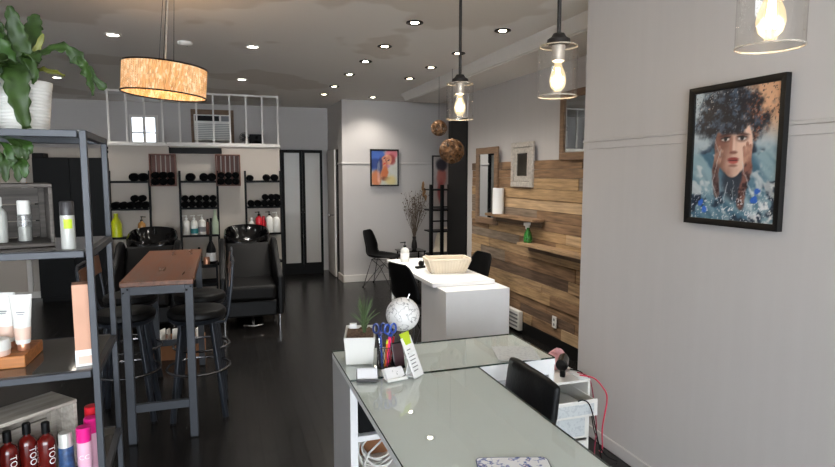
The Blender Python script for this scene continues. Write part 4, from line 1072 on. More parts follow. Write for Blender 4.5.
t = thing('spray_bottle', 'green spray bottle on the lower wooden ledge', 'bottle', (2.85, 5.08, .973), .3)
MB().lathe([(.04, 0), (.044, .008), (.044, .05), (.034, .095), (.018, .13), (.015, .15), (.0, .15)], n=20).build('bottle_body', 'green_clear', t)
MB().cyl((0, 0, .148), (0, 0, .172), .016, n=16).box(-.055, -.011, .17, .025, .011, .20).bar((-.035, 0, .172), (-.028, 0, .135), .008, .012).build('trigger_head', 'white_plastic', t, bevel=.003)
t = thing('wall_heater', 'small white louvred panel heater low on the board wall', 'heater', (2.905, 5.44, .03))
MB().box(-.05, -.19, 0, 0, .19, .2).build('housing', 'white_plastic', t, bevel=.006)
for i in range(4): MB().box(-.054, -.165, .03 + .04 * i, -.049, .165, .048 + .04 * i).build('vent_slot', 'grey_print', t)
t = thing('wall_socket', 'white electrical socket low on the wooden boards', 'socket', (2.906, 4.64, .27))
MB().box(-.012, -.035, -.055, 0, .035, .055).build('plate', 'white_plastic', t, bevel=.003)
MB().box(-.0135, -.012, .012, -.0115, .012, .035).box(-.0135, -.012, -.035, -.0115, .012, -.012).build('outlet', 'grey_print', t)

# ------------------------------------------------------------------ steel shelving at the left
X1, X0, YF, YB = -.397, -1.45, 2.05, 2.52
t = thing('metal_shelf_rack', 'slate-grey steel shelving unit with smoked glass shelves at the left', 'shelf', ((X0 + X1) / 2 - .012, (YF + YB) / 2 - .022, 0), .045)
hx, hy = (X1 - X0) / 2, (YB - YF) / 2
for x in (-1, 1):
    for y in (-1, 1):
        p = MB().box(x * hx, y * hy, .012, x * (hx - .02), y * (hy - .02), 1.785).build('post', 'steel', t, bevel=.002)
        MB().box(x * hx, y * hy, 0, x * (hx - .021), y * (hy - .021), .012).build('foot', 'black', p)
for z in (1.785, 1.41, 1.02, .64, .12):
    b = MB()
    for y in (-1, 1): b.box(-hx + .025, y * hy, z - .022, hx - .025, y * (hy - .025), z)
    for x in (-1, 1): b.box(x * hx, -hy + .025, z - .022, x * (hx - .025), hy - .025, z)
    s = b.build('shelf_frame', 'steel', t, bevel=.002)
    MB().box(-hx + .02, -hy + .02, z - .008, hx - .02, hy - .02, z + .001).build('glass_shelf', 'smoke_glass', s)
b = MB()
for z in (1.76, 1.745): b.cyl((hx, hy - .012, z - .01), (hx + .004, hy - .012, z - .01), .005, n=10)
b.build('bolt', 'black', t)

def leaf(parent, pts, width, m, hint=(0, 0, 1), wav=.18, curl=.25, name='leaf', nw=5, prof=None, seed=0):
    q = random.Random(seed); L = 26; b = MB(); vs = []
    P = [Vector(catmull([list(p) for p in pts], i / L)) for i in range(L + 1)]; H = Vector(hint)
    for i in range(L + 1):
        d = (P[min(i + 1, L)] - P[max(i - 1, 0)]).normalized(); s = d.cross(H)
        s = s.normalized() if s.length > .05 else d.orthogonal().normalized()
        nrm = s.cross(d).normalized(); f = i / L
        w = width * (prof(f) if prof else (math.sin(PI * min(1, f * .92 + .06)) ** .6))
        for j in range(-3, 4):
            e = j / 3; ru = wav * width * abs(e) ** 2 * math.sin(f * nw * 2 * PI + (0 if e > 0 else 1.7) + seed)
            we = w * (1 + (.16 * math.sin(f * nw * 4 * PI + seed) if abs(e) > .9 else 0))
            vs.append(P[i] + s * (we * e) + nrm * (curl * w * abs(e) ** 1.4 + ru - (.02 * width if j == 0 else 0)))
    fs = [(i * 7 + j, i * 7 + j + 1, (i + 1) * 7 + j + 1, (i + 1) * 7 + j) for i in range(L) for j in range(6)]
    b.add(vs, fs); return b.build(name, m, parent, solid=.0012, angle=80)

PC = (-.625, 2.29)
t = thing('potted_fern', 'broad-leaved green fern in a white ribbed pot on top of the steel shelving', 'plant', (PC[0], PC[1], 1.787))
b = MB(); pf = [(.062, 0), (.067, .003)]
for k in range(14): pf += [(.068 + .0011 * k, .006 + .0105 * k), (.0705 + .0011 * k, .011 + .0105 * k)]
pf += [(.086, .155), (.087, .168), (.082, .168), (.080, .15), (.078, .14), (0, .14)]
b.lathe(pf, n=48); b.build('pot', 'white_plastic', t)
MB().lathe([(.078, .141), (.05, .148), (0, .15)], n=24).build('soil', 'soil', t)
def W(px, py, y=2.29): # offset in metres from the pot base: right, toward viewer, up
    return (-.62 + .0029 * (px - 25) * y / 2.3 - PC[0], y - PC[1], 1.65 + (1.957 - .0033 * (py - 82) - 1.65) * y / 2.3 - 1.787)
leaf(t, [(0, 0, .14), W(32, 66, 2.26), W(29, 70, 2.20), W(30, 95, 2.17), W(36, 129, 2.17)], .036, 'leaf', (0, -.3, 1), seed=1, prof=lambda f: .35 + .75 * math.sin(PI * min(1, f * 1.05)) ** .7)
leaf(t, [(0, 0, .14), W(26, 58, 2.30), W(20, 34, 2.30), W(17, 8, 2.28)], .030, 'leaf', (.1, -1, .1), seed=2, nw=4)
leaf(t, [(0, 0, .14), W(10, 60, 2.26), W(0, 36, 2.22), W(-2, 12, 2.2)], .036, 'leaf_mid', (.3, -1, .1), seed=3, nw=4)
leaf(t, [(0, 0, .14), W(38, 60, 2.28), W(55, 49, 2.28), W(72, 47, 2.28), W(86, 60, 2.28), W(95, 72, 2.28), W(110, 86, 2.28)], .020, 'leaf', (-.5, -.75, .55), seed=4, nw=7, wav=.35, prof=lambda f: (.35 + .65 * math.sin(PI * min(1, f)) ** .5) * (1 + .35 * math.sin(f * 34)))
leaf(t, [W(80, 54, 2.28), W(90, 62, 2.27), W(95, 76, 2.27), W(98, 93, 2.27)], .016, 'leaf', (-.6, -.7, .3), seed=14, nw=4, wav=.3)
leaf(t, [(0, 0, .14), W(34, 74, 2.26), W(50, 70, 2.24), W(72, 74, 2.24)], .019, 'leaf_light', (0, -.5, .8), seed=5)
leaf(t, [(0, 0, .14), W(33, 60, 2.32), W(39, 46, 2.32), W(46, 33, 2.31)], .012, 'leaf_light', (.3, -1, .1), seed=6, nw=2)
leaf(t, [(0, 0, .14), W(34, 62, 2.25), W(44, 54, 2.2), W(52, 62, 2.18)], .026, 'leaf', (0, -.5, .8), seed=7)
leaf(t, [(0, 0, .14), W(14, 66, 2.24), W(-4, 54, 2.2), W(-20, 74, 2.16)], .032, 'leaf', (0, -.5, .8), seed=8)
leaf(t, [(0, 0, .14), W(18, 70, 2.22), W(8, 70, 2.16), W(12, 92, 2.15)], .020, 'leaf', (0, -.3, 1), seed=9)
leaf(t, [(0, 0, .14), W(26, 50, 2.36), W(28, 30, 2.4), W(30, 14, 2.42)], .030, 'leaf', (.2, -1, 0), seed=10, nw=4)
leaf(t, [(0, 0, .14), W(8, 58, 2.38), W(-12, 40, 2.42), W(-26, 38, 2.45)], .034, 'leaf_mid', (0, -.6, .8), seed=11, nw=4)

leaf(t, [(0, 0, .14), W(12, 62, 2.28), W(6, 44, 2.26), W(9, 24, 2.25)], .026, 'leaf', (.2, -1, .1), seed=31, nw=4)
leaf(t, [(0, 0, .14), W(20, 66, 2.22), W(10, 64, 2.16), W(2, 78, 2.14), W(-2, 100, 2.14)], .026, 'leaf', (0, -.4, 1), seed=32)
leaf(t, [(0, 0, .14), W(32, 62, 2.24), W(40, 60, 2.2), W(46, 74, 2.19), W(44, 84, 2.19)], .016, 'leaf', (0, -.5, .8), seed=33)

# grey crate lying on its side, with a trailing plant on it
t = thing('wooden_crate', 'weathered grey crate lying on its side on the second steel shelf', 'crate', (-.735, 2.13, 1.412), .30)
w, d, h = .21, .24, .207
def crate_parts(t, w, d, h, m, md):
    MB().box(-w, 0, h - .012, w, d, h).build('top_board', m, t, bevel=.002, seg=1)
    MB().box(-w, 0, 0, w, d, .012).build('bottom_board', m, t, bevel=.002, seg=1)
    for s in (-1, 1):
        for k in range(2): MB().box(s * w, .002 + d * k / 2, .0125, s * (w - .012), d * (k + 1) / 2 - .002, h - .0125).build('side_board', m, t, bevel=.002, seg=1)
        MB().box(s * (w - .013), d - .04, .0125, s * (w - .03), d - .012, h - .0125).build('corner_batten', m, t)
    for k in range(3): MB().box(-w + .012, d - .010, .014 + (h - .028) * k / 3, w - .012, d - .001, .010 + (h - .028) * (k + 1) / 3).build('back_board', md, t, bevel=.001, seg=1)
crate_parts(t, w, d, h, 'grey_wood_dark', 'grey_wood_dark')
t = thing('trailing_plant', 'drooping dark green plant standing on the weathered grey crate', 'plant', (-.79, 2.27, 1.62))
MB().lathe([(.045, 0), (.05, .01), (.06, .085), (.055, .085), (.05, .075), (0, .075)], n=28).build('pot', 'white_plastic', t)
q = random.Random(8)
for k, (px, py, ex, ey) in enumerate(((6, 145, 12, 168), (14, 142, 20, 158), (20, 143, 27, 160), (24, 142, 31, 154), (2, 156, 5, 182), (15, 160, 17, 182), (20, 160, 24, 178), (-4, 150, -3, 178), (9, 158, 13, 164), (-9, 146, -12, 170))):
    def V(px, py, y): return (-.667 + .0028 * (px - 2) + .79, y - 2.27, 1.758 - .00319 * (py - 140) - 1.62)
    a = V(px, py, 2.19); e = V(ex, ey, 2.18); m_ = ((a[0] + e[0]) / 2 + .006, (a[1] + e[1]) / 2 - .01, (a[2] + e[2]) / 2 + .004)
    leaf(t, [(.01, 0, .08), (a[0] * .5, a[1] * .5, max(.10, a[2] + .02)), a, m_, e], .013, 'leaf' if k % 3 else 'leaf_mid', (.2, -1, .3), seed=20 + k, nw=3, prof=lambda f: .08 + max(0, math.sin(PI * max(0, (f - .42) / .58))) ** .7)

bottle('lotion_bottle', 'pale grey-white bottle inside the weathered grey crate, at the picture edge', 'bottle', (-.705, 2.24, 1.425), .024, .15, 'silver_can', 'white_plastic', 'round', .012, .03)
t = bottle('spray_bottle', 'clear bottle with a white cap inside the weathered grey crate', 'bottle', (-.632, 2.24, 1.425), .0215, .138, 'clear_plastic', 'white_plastic', 'can', .019, .046)
MB().lathe([(.0, .004), (.018, .004), (.018, .05), (0, .05)], n=20).build('liquid', 'silver_can', t)
t = bottle('spray_can', 'silver-white spray bottle with a charcoal cap and lime label', 'bottle', (-.475, 2.10, 1.412), .0205, .152, 'silver_can', 'grey_cap', 'can', .0205, .044)
b = MB(); b.surf(lambda u, v: (.0209 * math.cos(-1.9 + 1.2 * u), .0209 * math.sin(-1.9 + 1.2 * u), .066 + .03 * v), 8, 1); b.build('lime_label', 'lime', t)

# third shelf
t = thing('display_board', 'warm orange wooden block carrying white tubes on the third steel shelf', 'board', (-.822, 2.25, 1.0215))
MB().box(-.19, -.10, 0, .19, .10, .04).build('block', 'orange_wood', t, bevel=.003)
def tube_pack(loc, label, h=.19, rz=0.0):
    t = thing('cosmetic_tube', label, 'tube', loc, rz, 'white cosmetic tubes')
    MB().lathe([(.017, 0), (.018, .002), (.018, .022), (.017, .024), (0, .024)], n=24).build('cap', 'copper', t)
    def f(z0, z1, mi, nm, g=0):
        b = MB(); nv = 10; n = 28; vs = []
        for j in range(nv + 1):
            z = z0 + (z1 - z0) * j / nv; k = (z - .024) / (h - .024); rx = .021 + .012 * k + g; ry = .021 * (1 - k) ** .8 + .0015 + g
            for i in range(n): a = 2 * PI * i / n; vs.append((rx * math.cos(a), ry * math.sin(a), z))
        fs = [(j * n + i, j * n + (i + 1) % n, (j + 1) * n + (i + 1) % n, (j + 1) * n + i) for j in range(nv) for i in range(n)] + [tuple(range(n - 1, -1, -1)), tuple(nv * n + i for i in range(n))]
        b.add(vs, fs); return b.build(nm, mi, t)
    f(.024, h, 'white_plastic', 'tube_body'); f(.038, .078, 'copper_pale', 'copper_band', .0005)
    MB().box(-.012, -.0225 * .8, .130, .012, -.0150, .1325).box(-.009, -.020, .1235, .009, -.0150, .1250).build('print_line', 'grey_print', t)
tube_pack((-.655, 2.225, 1.0615), 'white tube with copper cap at the right end of the wooden block', .188, .1)
tube_pack((-.712, 2.262, 1.0615), 'white tube with copper cap standing behind the jar on the wooden block', .192, -.15)
t = thing('cream_jar', 'low white jar with a pale copper base on the wooden block', 'jar', (-.715, 2.185, 1.0615))
MB().lathe([(.032, 0), (.034, .003), (.034, .022), (0, .022)], n=28).build('jar_body', 'copper_pale', t)
MB().lathe([(.035, .018), (.035, .05), (.033, .053), (0, .053)], n=28).build('lid', 'white_plastic', t)
t = thing('product_carton', 'tall rose-copper carton standing at the right of the third steel shelf', 'carton', (-.450, 2.135, 1.0215), .2)
b = MB(); b.add([(-.032, -.03, 0), (.032, -.03, 0), (.032, .03, 0), (-.032, .03, 0), (-.032, -.03, .272), (.032, -.03, .272), (.032, .03, .272), (-.032, .03, .272)],
                [(0, 3, 2, 1), (4, 5, 6, 7), (0, 1, 5, 4), (1, 2, 6, 5), (2, 3, 7, 6), (3, 0, 4, 7)])
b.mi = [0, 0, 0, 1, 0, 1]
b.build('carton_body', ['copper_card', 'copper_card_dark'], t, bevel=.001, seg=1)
MB().box(-.0325, -.0305, .0, .0325, .0305, .055).build('white_band', 'white_print', t)
MB().box(-.024, -.0312, .008, .024, -.030, .034).box(.0320, -.021, .008, .0332, .021, .034).build('band_window', 'copper_pale', t)
b = MB(); q = random.Random(2)
for k in range(12): b.box(.0318, -.006 + q.uniform(-.002, 0), .10 + .0115 * k, .0326, .005 + q.uniform(0, .003), .107 + .0115 * k)
b.build('white_lettering', 'white_print', t)

# bottom crate and bottles
t = thing('wooden_crate', 'pale grey wooden crate turned at an angle on the lowest visible steel shelf', 'crate', (-.502 - .14 * .73, 2.20 - .14 * .68, .642), math.atan2(.68, .73))
crate_parts(t, .14, .15, .238, 'grey_wood', 'grey_wood')
for (x, y), lab, rz in zip(((-.592, 2.165), (-.650, 2.176), (-.690, 2.125)), ('dark red bottle with black cap, rightmost of three in the pale crate', 'dark red bottle with black cap, middle of three in the pale crate', 'dark red bottle with black cap at the left picture edge'), (0, 0, 0)):
    t = bottle('lotion_bottle', lab, 'bottle', (x, y, .656), .0285, .168, 'red_brown', 'black', 'round', .0125, .036, group='dark red bottles', n=28)
    wrap_text(t, 'TOO', .028, .0285, .06, 'white_print', -PI / 2 + .75)
t = bottle('spray_can', 'small bottle with a clear silver cap and dark blue label', 'bottle', (-.515, 2.08, .642), .022, .172, 'silver_can', 'silver_can', 'can', .02, .04, band=(.02, .96, 'navy_print'))
t = bottle('foam_can', 'pale pink can with a magenta cap, front one beside the steel post', 'bottle', (-.463, 2.085, .642), .022, .182, 'pink_pale', 'magenta', 'can', .0222, .048, group='pink cans')
wrap_text(t, 'CC', .022, .022, .085, 'white_print', -PI / 2 + .15, False)
bottle('foam_can', 'pale pink can with a magenta cap, right behind the front one', 'bottle', (-.452, 2.145, .642), .022, .188, 'pink_pale', 'magenta', 'can', .0222, .05, group='pink cans')
bottle('foam_can', 'can with a red cap behind the two pink cans', 'bottle', (-.462, 2.21, .642), .022, .205, 'pink_pale', 'red', 'can', .0222, .05, group='pink cans')

# ------------------------------------------------------------------ reception desk
DX0, DX1, DY0, DY1, RX = .50, 1.108, .88, 2.875, 1.525
t = thing('reception_desk', 'white corner reception desk topped with pale green glass, in front', 'desk', (.80, 2.0, 0))
def L(b): b.v = [(x - .80, y - 2.0, z) for x, y, z in b.v]; return b
L(MB().box(DX0, DY0, .715, DX1, 2.425, .744).box(DX0, 2.425, .715, RX, DY1, .744)).build('desk_top', 'white', t)
def glass_slab(x0, y0, x1, y1):
    b = MB().box(x0, y0, .7445, x1, y1, .752); b.mi = [0, 0, 1, 1, 1, 1]; L(b).build('glass_top', ['desk_glass', 'glass_edge'], t)
glass_slab(DX0 - .002, DY0, DX1, 2.423); glass_slab(DX0 - .002, 2.427, RX, DY1 + .002)
L(MB().box(DX0, 2.44, 0, DX0 + .033, DY1 - .004, .715)).build('side_panel', 'white_grey', t, bevel=.0015, seg=1)  # outer face pale grey, front edge white
L(MB().box(DX0, 2.436, 0, DX0 + .033, 2.44, .715)).build('panel_edge', 'white', t)
L(MB().box(DX0 + .033, DY1 - .03, 0, RX - .03, DY1 - .004, .715)).build('back_panel', 'white_grey', t)
L(MB().box(RX - .03, 2.43, 0, RX, DY1 - .004, .715)).build('side_panel', 'white', t, bevel=.0015, seg=1)
for x in (.84, 1.17): L(MB().box(x, 2.445, .03, x + .025, DY1 - .03, .715)).build('divider', 'white', t)
for x0, x1 in ((DX0 + .033, .84), (.865, 1.17), (1.195, RX - .03)):
    L(MB().box(x0, 2.445, .455, x1, DY1 - .03, .48)).build('shelf', 'white', t)
    L(MB().box(x0, 2.445, .03, x1, DY1 - .03, .055)).build('shelf', 'white', t)
    L(MB().box(x0, 2.445, .24, x1, DY1 - .03, .262)).build('shelf', 'white', t)
L(MB().box(.865, 2.43, .665, RX - .03, 2.445, .715)).build('front_rail', 'white', t)
for x in (DX0, DX1 - .045): L(MB().box(x, DY0, 0, x + .045, DY0 + .045, .715)).build('leg', 'white', t)
o = MB().box(-.145, -.16, 0, .145, .17, .19).build('document_box', 'black', bevel=.006, loc=(.688, 2.63, .4805)); tag(o, 'black box filling the upper compartment at the left end of the reception desk', 'box')
o = MB().box(-.145, -.05, 0, .145, .06, .17).build('cardboard_box', 'cardboard', bevel=.003, loc=(.688, 2.74, .2625)); tag(o, 'brown box behind the white cable coil inside the reception desk', 'box')
b = MB(); q = random.Random(9)
for k in range(7):
    r_ = .062 + q.uniform(-.016, .016); cx, cy = q.uniform(-.012, .012), q.uniform(-.01, .01)
    b.tube([(cx + 1.3 * r_ * math.cos(a) * (1 + .06 * math.sin(3 * a + k)), cy + .5 * r_ * math.sin(a) + .008 * k, .095 + 1.1 * r_ * math.sin(a) + .006 * math.sin(2 * a + k)) for a in [2 * PI * i / 32 for i in range(32)]], .0048, 6, True)
b.tube([(.08, 0, .10), (.03, -.03, .17), (-.06, -.04, .10), (-.09, -.05, .03), (-.05, -.055, .006)], .0048, 6)
o = b.build('cable_coil', 'white_plastic', loc=(.66, 2.55, .2625)); tag(o, 'coil of white cable in the lower compartment at the left end of the reception desk', 'cable')

ZT = .7525
# square planter
t = thing('planter', 'square white planter with spiky grass at the far corner of the glass desk', 'plant', (.612, 2.722, ZT), -.25)
b = MB(); A, B_, H = .064, .074, .132
def ring(s, z): return [(-s, -s - .045, z), (s, -s - .045, z), (s, s + .045, z), (-s, s + .045, z)]
vs = ring(A, 0) + ring(B_, H) + ring(B_ - .006, H) + ring(B_ - .008, H - .018); fs = [(3, 2, 1, 0)]
for k in range(3):
    for i in range(4): fs.append((4 * k + i, 4 * k + (i + 1) % 4, 4 * k + 4 + (i + 1) % 4, 4 * k + 4 + i))
fs.append((12, 13, 14, 15)); b.add(vs, fs); b.build('pot', 'white_plastic', t, bevel=.002)
MB().surf(lambda u, v: (-.065 + .13 * u, -.108 + .216 * v, H - .012 + .006 * math.sin(u * 21) * math.sin(v * 17)), 12, 12).build('soil', 'soil', t)
q = random.Random(6)
for k in range(38):
    a = q.uniform(0, 2 * PI); s = q.uniform(.02, .085); h = q.uniform(.10, .175) if s < .06 else q.uniform(.06, .11)
    leaf(t, [(.02, .01, H - .014), (.02 + .3 * s * math.cos(a), .01 + .3 * s * math.sin(a), H + h * .55), (.02 + s * math.cos(a), .01 + s * math.sin(a), H + h)], .0056, 'grass', (math.sin(a), -math.cos(a) - .01, .3), wav=0, curl=.5, name='blade', prof=lambda f: 1 - .92 * f, seed=k)
MB().box(-.055, .085, H - .01, -.02, .108, H + .014).build('plant_tag', 'white', t)

# globe
t = thing('globe', 'white globe with black map lines on a small stand behind the pens', 'globe', (.825, 2.705, ZT))
MB().lathe([(.055, 0), (.055, .006), (.02, .014), (.008, .03), (.008, .112), (0, .112)], n=28).build('stand', 'chrome', t)
o = MB().sph((0, 0, 0), .084, 40, 24).build('sphere', 'globe', t, loc=(0, 0, .204), rot=(0, .35, 0))
MB().cyl((.027, 0, .284), (.036, 0, .304), .003, n=8).build('axis_pin', 'chrome', t)

# pen cup, pens, scissors
CX, CY = .690, 2.545
t = thing('pen_cup', 'dark see-through cup crammed with pens on the glass desk', 'cup', (CX, CY, ZT))
b = MB(); r_ = .038
b.cyl((0, 0, 0), (0, 0, .003), r_, n=28)
for z in (.003, .10): b.tube([(r_ * math.cos(2 * PI * i / 28), r_ * math.sin(2 * PI * i / 28), z) for i in range(28)], .0018, 5, True)
for k in range(18):
    for s in (-1, 1): b.tube([(r_ * math.cos(2 * PI * k / 18 + s * .5 * f), r_ * math.sin(2 * PI * k / 18 + s * .5 * f), .003 + .097 * f) for f in (0, .25, .5, .75, 1)], .0011, 4)
b.build('mesh_wall', 'dark_metal', t)
def pen(dx, dy, tx, ty, h, m, mt, label, r=.0042):
    o = thing('pen', label, 'pen', (CX + dx, CY + dy, ZT + .004)); v = Vector((tx, ty, h)); u = v.normalized()
    MB().cyl(u * .012, u * (h * .86), r, n=10).cyl(u * 0, u * .012, r * .3, r, 10).build('barrel', m, o)
    MB().cyl(u * (h * .86), u * h, r * 1.15, r * .9, 10).build('end_cap', mt, o)
pen(.004, -.012, .012, -.012, .145, 'hot_pink', 'hot_pink', 'hot pink highlighter leaning out of the pen cup', .0085)
pen(-.006, -.016, .010, -.010, .135, 'orange', 'lime', 'orange pen in front of the highlighter in the pen cup', .005)
pen(-.018, -.010, -.008, -.006, .15, 'blue', 'blue', 'blue pen at the left of the pen cup')
pen(-.020, .006, -.014, .008, .155, 'dark_metal', 'black', 'dark pen at the back left of the pen cup')
pen(.012, .016, .018, .012, .15, 'white_plastic', 'blue', 'white pen with blue end in the pen cup')
pen(.020, .002, .022, -.004, .14, 'red', 'red', 'red pen at the right of the pen cup')
pen(-.008, .018, -.004, .016, .16, 'lilac', 'lilac', 'lilac pen at the back of the pen cup')
def scissors(dx, dy, lx, h, m, label, rz):
    t = thing('scissors', label, 'scissors', (CX + dx, CY + dy, ZT + .006), rz)
    b = MB(); b.bar((-.004, 0, 0), (lx + .004, 0, h * .66), .008, .002).bar((.004, 0, 0), (lx - .004, 0, h * .66), .008, .002); b.build('blades', 'chrome', t)
    b = MB()
    for s in (-1, 1):
        b.tube([(lx + s * .017 + .013 * math.cos(a), .004 * s, h * .83 + .022 * math.sin(a)) for a in [2 * PI * i / 18 for i in range(18)]], .0048, 7, True)
        b.tube([(lx - s * .004, 0, h * .62), (lx + s * .01, .003 * s, h * .70)], .005, 7)
    b.build('handles', m, t)
scissors(.002, .006, .026, .208, 'blue', 'scissors with bright blue handles in the pen cup, right pair', .1)
scissors(-.012, .012, -.010, .214, 'blue_dark', 'scissors with darker blue handles in the pen cup, left pair', -.25)

# phone stand, bottle, sign, cards
t = thing('phone', 'black phone standing upright between pen cup and white sign', 'phone', (.748, 2.50, ZT), .35)
b = MB(); b.M = Matrix.Rotation(-.22, 4, 'X'); b.prism(rrect(.062, .009, .004), .004, .125); b.build('phone_body', 'gloss_black', t)
b = MB(); b.M = Matrix.Rotation(-.22, 4, 'X'); b.box(-.028, -.0052, .012, .028, -.0046, .117); b.build('screen', 'screen_pink', t)
MB().box(-.03, -.005, 0, .03, .06, .005).bar((0, .055, .004), (0, .028, .09), .03, .004).build('stand', 'black', t)
bottle('glue_bottle', 'small white bottle right of the phone on the glass desk', 'bottle', (.775, 2.44, ZT), .013, .06, 'white_plastic', 'white_plastic', 'can', .011, .015)
t = thing('counter_sign', 'narrow white counter sign leaning on the glass desk with a lime tab', 'sign', (.800, 2.375, ZT), .72)
b = MB(); b.M = Matrix.Rotation(-.40, 4, 'X'); b.box(-.040, -.003, 0, .040, .003, .185); b.build('sign_panel', 'white', t, bevel=.002)
b = MB(); b.M = Matrix.Rotation(-.40, 4, 'X'); q = random.Random(3)
for k in range(7): b.box(-.028, -.0036, .03 + .016 * k, -.028 + q.uniform(.03, .055), -.003, .034 + .016 * k)
b.build('print_line', 'grey_print', t)
b = MB(); b.M = Matrix.Rotation(-.40, 4, 'X'); b.add([(-.022, -.005, .150), (.022, -.005, .150), (.032, -.005, .205), (-.032, -.005, .205), (-.022, .006, .150), (.022, .006, .150), (.032, .006, .205), (-.032, .006, .205)], [(0, 1, 2, 3), (7, 6, 5, 4), (0, 4, 5, 1), (1, 5, 6, 2), (2, 6, 7, 3), (3, 7, 4, 0)]); b.build('lime_tab', 'lime', t)
MB().bar((0, .055, 0), (0, .035, .11), .05, .003).bar((0, 0, .002), (0, .055, .002), .05, .003).build('easel_back', 'white', t)
def card_stack(loc, rz, label, m, holder):
    t = thing('card_holder', label, 'card holder', loc, rz)
    MB().box(-.048, -.022, 0, .048, .03, .004).box(-.048, -.024, 0, .048, -.020, .014).build('holder', holder, t, bevel=.001)
    for k in range(3):
        b = MB(); b.M = Matrix.Translation((0, -.014 + .006 * k, .005)) @ Matrix.Rotation(-.78, 4, 'X'); b.box(-.044, 0, 0, .044, .0012, .054); b.build('card', m, t)
    b = MB(); b.M = Matrix.Translation((0, .008, .003)) @ Matrix.Rotation(-.78, 4, 'X'); b.box(-.048, 0, 0, .048, .002, .05); b.build('back_rest', holder, t)
card_stack((.570, 2.40, ZT), -.22, 'black card holder with plain white cards at the left edge of the glass desk', 'cards_plain', 'grey_cap')
card_stack((.690, 2.375, ZT), .18, 'clear card holder with black-flowered white cards below the pen cup', 'cards', 'white_plastic')

t = thing('printed_sheet', 'printed pale sheet lying on the far part of the glass desk', 'paper', (1.368, 2.541, ZT), -.30)
MB().box(-.105, -.115, 0, .105, .115, .0012).build('sheet', 'printed', t)
t = thing('notebook', 'white book with a blue flower pattern at the near edge of the glass desk', 'book', (.793, 1.438, ZT), -.30)
MB().prism(rrect(.222, .26, .018), 0, .002).prism(rrect(.222, .26, .018), .008, .010).build('cover', 'floral', t, bevel=.001)
MB().prism(rrect(.214, .252, .016), .002, .008).build('pages', 'paper', t)
MB().tube([(x, y, .0088) for x, y in rrect(.224, .262, .019)], .0016, 5, True).build('dark_edge', 'navy_print', t)

# ------------------------------------------------------------------ office chair pushed in from the right
t = thing('office_chair', 'black leather office chair pushed in at the right side of the glass desk', 'chair', (1.06, 2.15, 0))
b = MB()
def back(u, v, s):
    y = (-.205 + .41 * u); e = abs(2 * u - 1); z = .50 + .325 * v - .022 * e ** 3 * (v > .5) ; x = .150 + .035 * v + s * (.026 * (1 - .45 * e ** 4)) * (1 - .35 * abs(2 * v - 1) ** 4)
    return (x - .022 * (1 - e * e), y, z)
nu, nv = 12, 12
F = [back(i / nu, j / nv, -1) for j in range(nv + 1) for i in range(nu + 1)]; K = [back(i / nu, j / nv, 1) for j in range(nv + 1) for i in range(nu + 1)]
m = len(F); fs = []
for j in range(nv):
    for i in range(nu):
        a = j * (nu + 1) + i; q4 = (a, a + nu + 1, a + nu + 2, a + 1); fs += [q4[::1], tuple(m + k for k in q4[::-1])]
rim = list(range(nu + 1)) + [j * (nu + 1) + nu for j in range(1, nv + 1)] + [nv * (nu + 1) + i for i in range(nu - 1, -1, -1)] + [j * (nu + 1) for j in range(nv - 1, 0, -1)]
for i in range(len(rim)): a, c = rim[i], rim[(i + 1) % len(rim)]; fs.append((a, c, m + c, m + a))
b.add(F + K, fs); b.build('backrest', 'leather', t, bevel=.012, seg=3, angle=50)
MB().prism(rrect(.34, .42, .06, cx=-.03), .43, .50).build('seat', 'leather', t, bevel=.02, seg=3)
MB().tube([(.0, 0, .42), (.13, 0, .42), (.19, 0, .46), (.195, 0, .60)], .016, 8).build('back_support', 'black', t)
MB().cyl((0, 0, .08), (0, 0, .43), .026, n=16).build('gas_column', 'chrome', t)
for k in range(5):
    a = 2 * PI * k / 5 + .3; c, s = math.cos(a), math.sin(a)
    g = MB().bar((0, 0, .10), (.21 * c, .21 * s, .07), .04, .025).build('base_arm', 'black', t, bevel=.004)
    MB().cyl((.21 * c - .018 * s, .21 * s + .018 * c, .028), (.21 * c + .018 * s, .21 * s - .018 * c, .028), .028, n=14).cyl((.21 * c, .21 * s, .03), (.21 * c, .21 * s, .075), .008, n=8).build('castor', 'black', g)

# ------------------------------------------------------------------ drawer tower with cables, bag and headset
t = thing('drawer_tower', 'white drawer unit with paper-filled drawers, one pulled open, beside the wall', 'drawers', (1.745, 2.70, 0))
MB().box(-.185, 0, .485, .185, .4, .50).box(-.185, 0, 0, .185, .4, .02).box(-.185, 0, .02, -.17, .4, .485).box(.17, 0, .02, .185, .4, .485).box(-.17, .39, .02, .17, .4, .485).build('body', 'white_plastic', t, bevel=.003)
for z0, z1, out in ((.33, .425, .10), (.17, .315, .02), (.03, .155, .02)):
    b = MB().box(-.165, -out, z0, .165, -out + .006, z1).box(-.165, -out + .006, z0, -.160, .36 - out, z1 - .01).box(.160, -out + .006, z0, .165, .36 - out, z1 - .01).box(-.160, -out + .006, z0, .160, .36 - out, z0 + .006)
    d = b.build('drawer', 'white_plastic', t, bevel=.002, seg=1)
    MB().box(-.14, -out - .003, z0 + .015, .14, -out - .0005, z1 - .02).build('clear_front', 'printed', d)
for k in range(6):
    o = MB().box(-.13, 0, 0, .13, .22, .004).build('paper_stack', 'paper', loc=(1.745 + R.uniform(-.01, .01), 2.625 + R.uniform(0, .01), .337 + .0045 * k)); o.rotation_euler = (0, 0, R.uniform(-.04, .04))
    tag(o, 'sheet of paper lying in the open drawer of the white drawer unit', 'paper', 'papers in the open drawer')
o = MB().surf(lambda u, v: (-.03 + .06 * u, -.09 + .18 * v, .001), 4, 4).build('printed_sheet', 'printed', solid=.0015, loc=(1.895, 2.79, .5015)); tag(o, 'speckled sheet of paper on top of the white drawer unit', 'paper')
b = MB(); q = random.Random(12)
nb = vnoise(77)
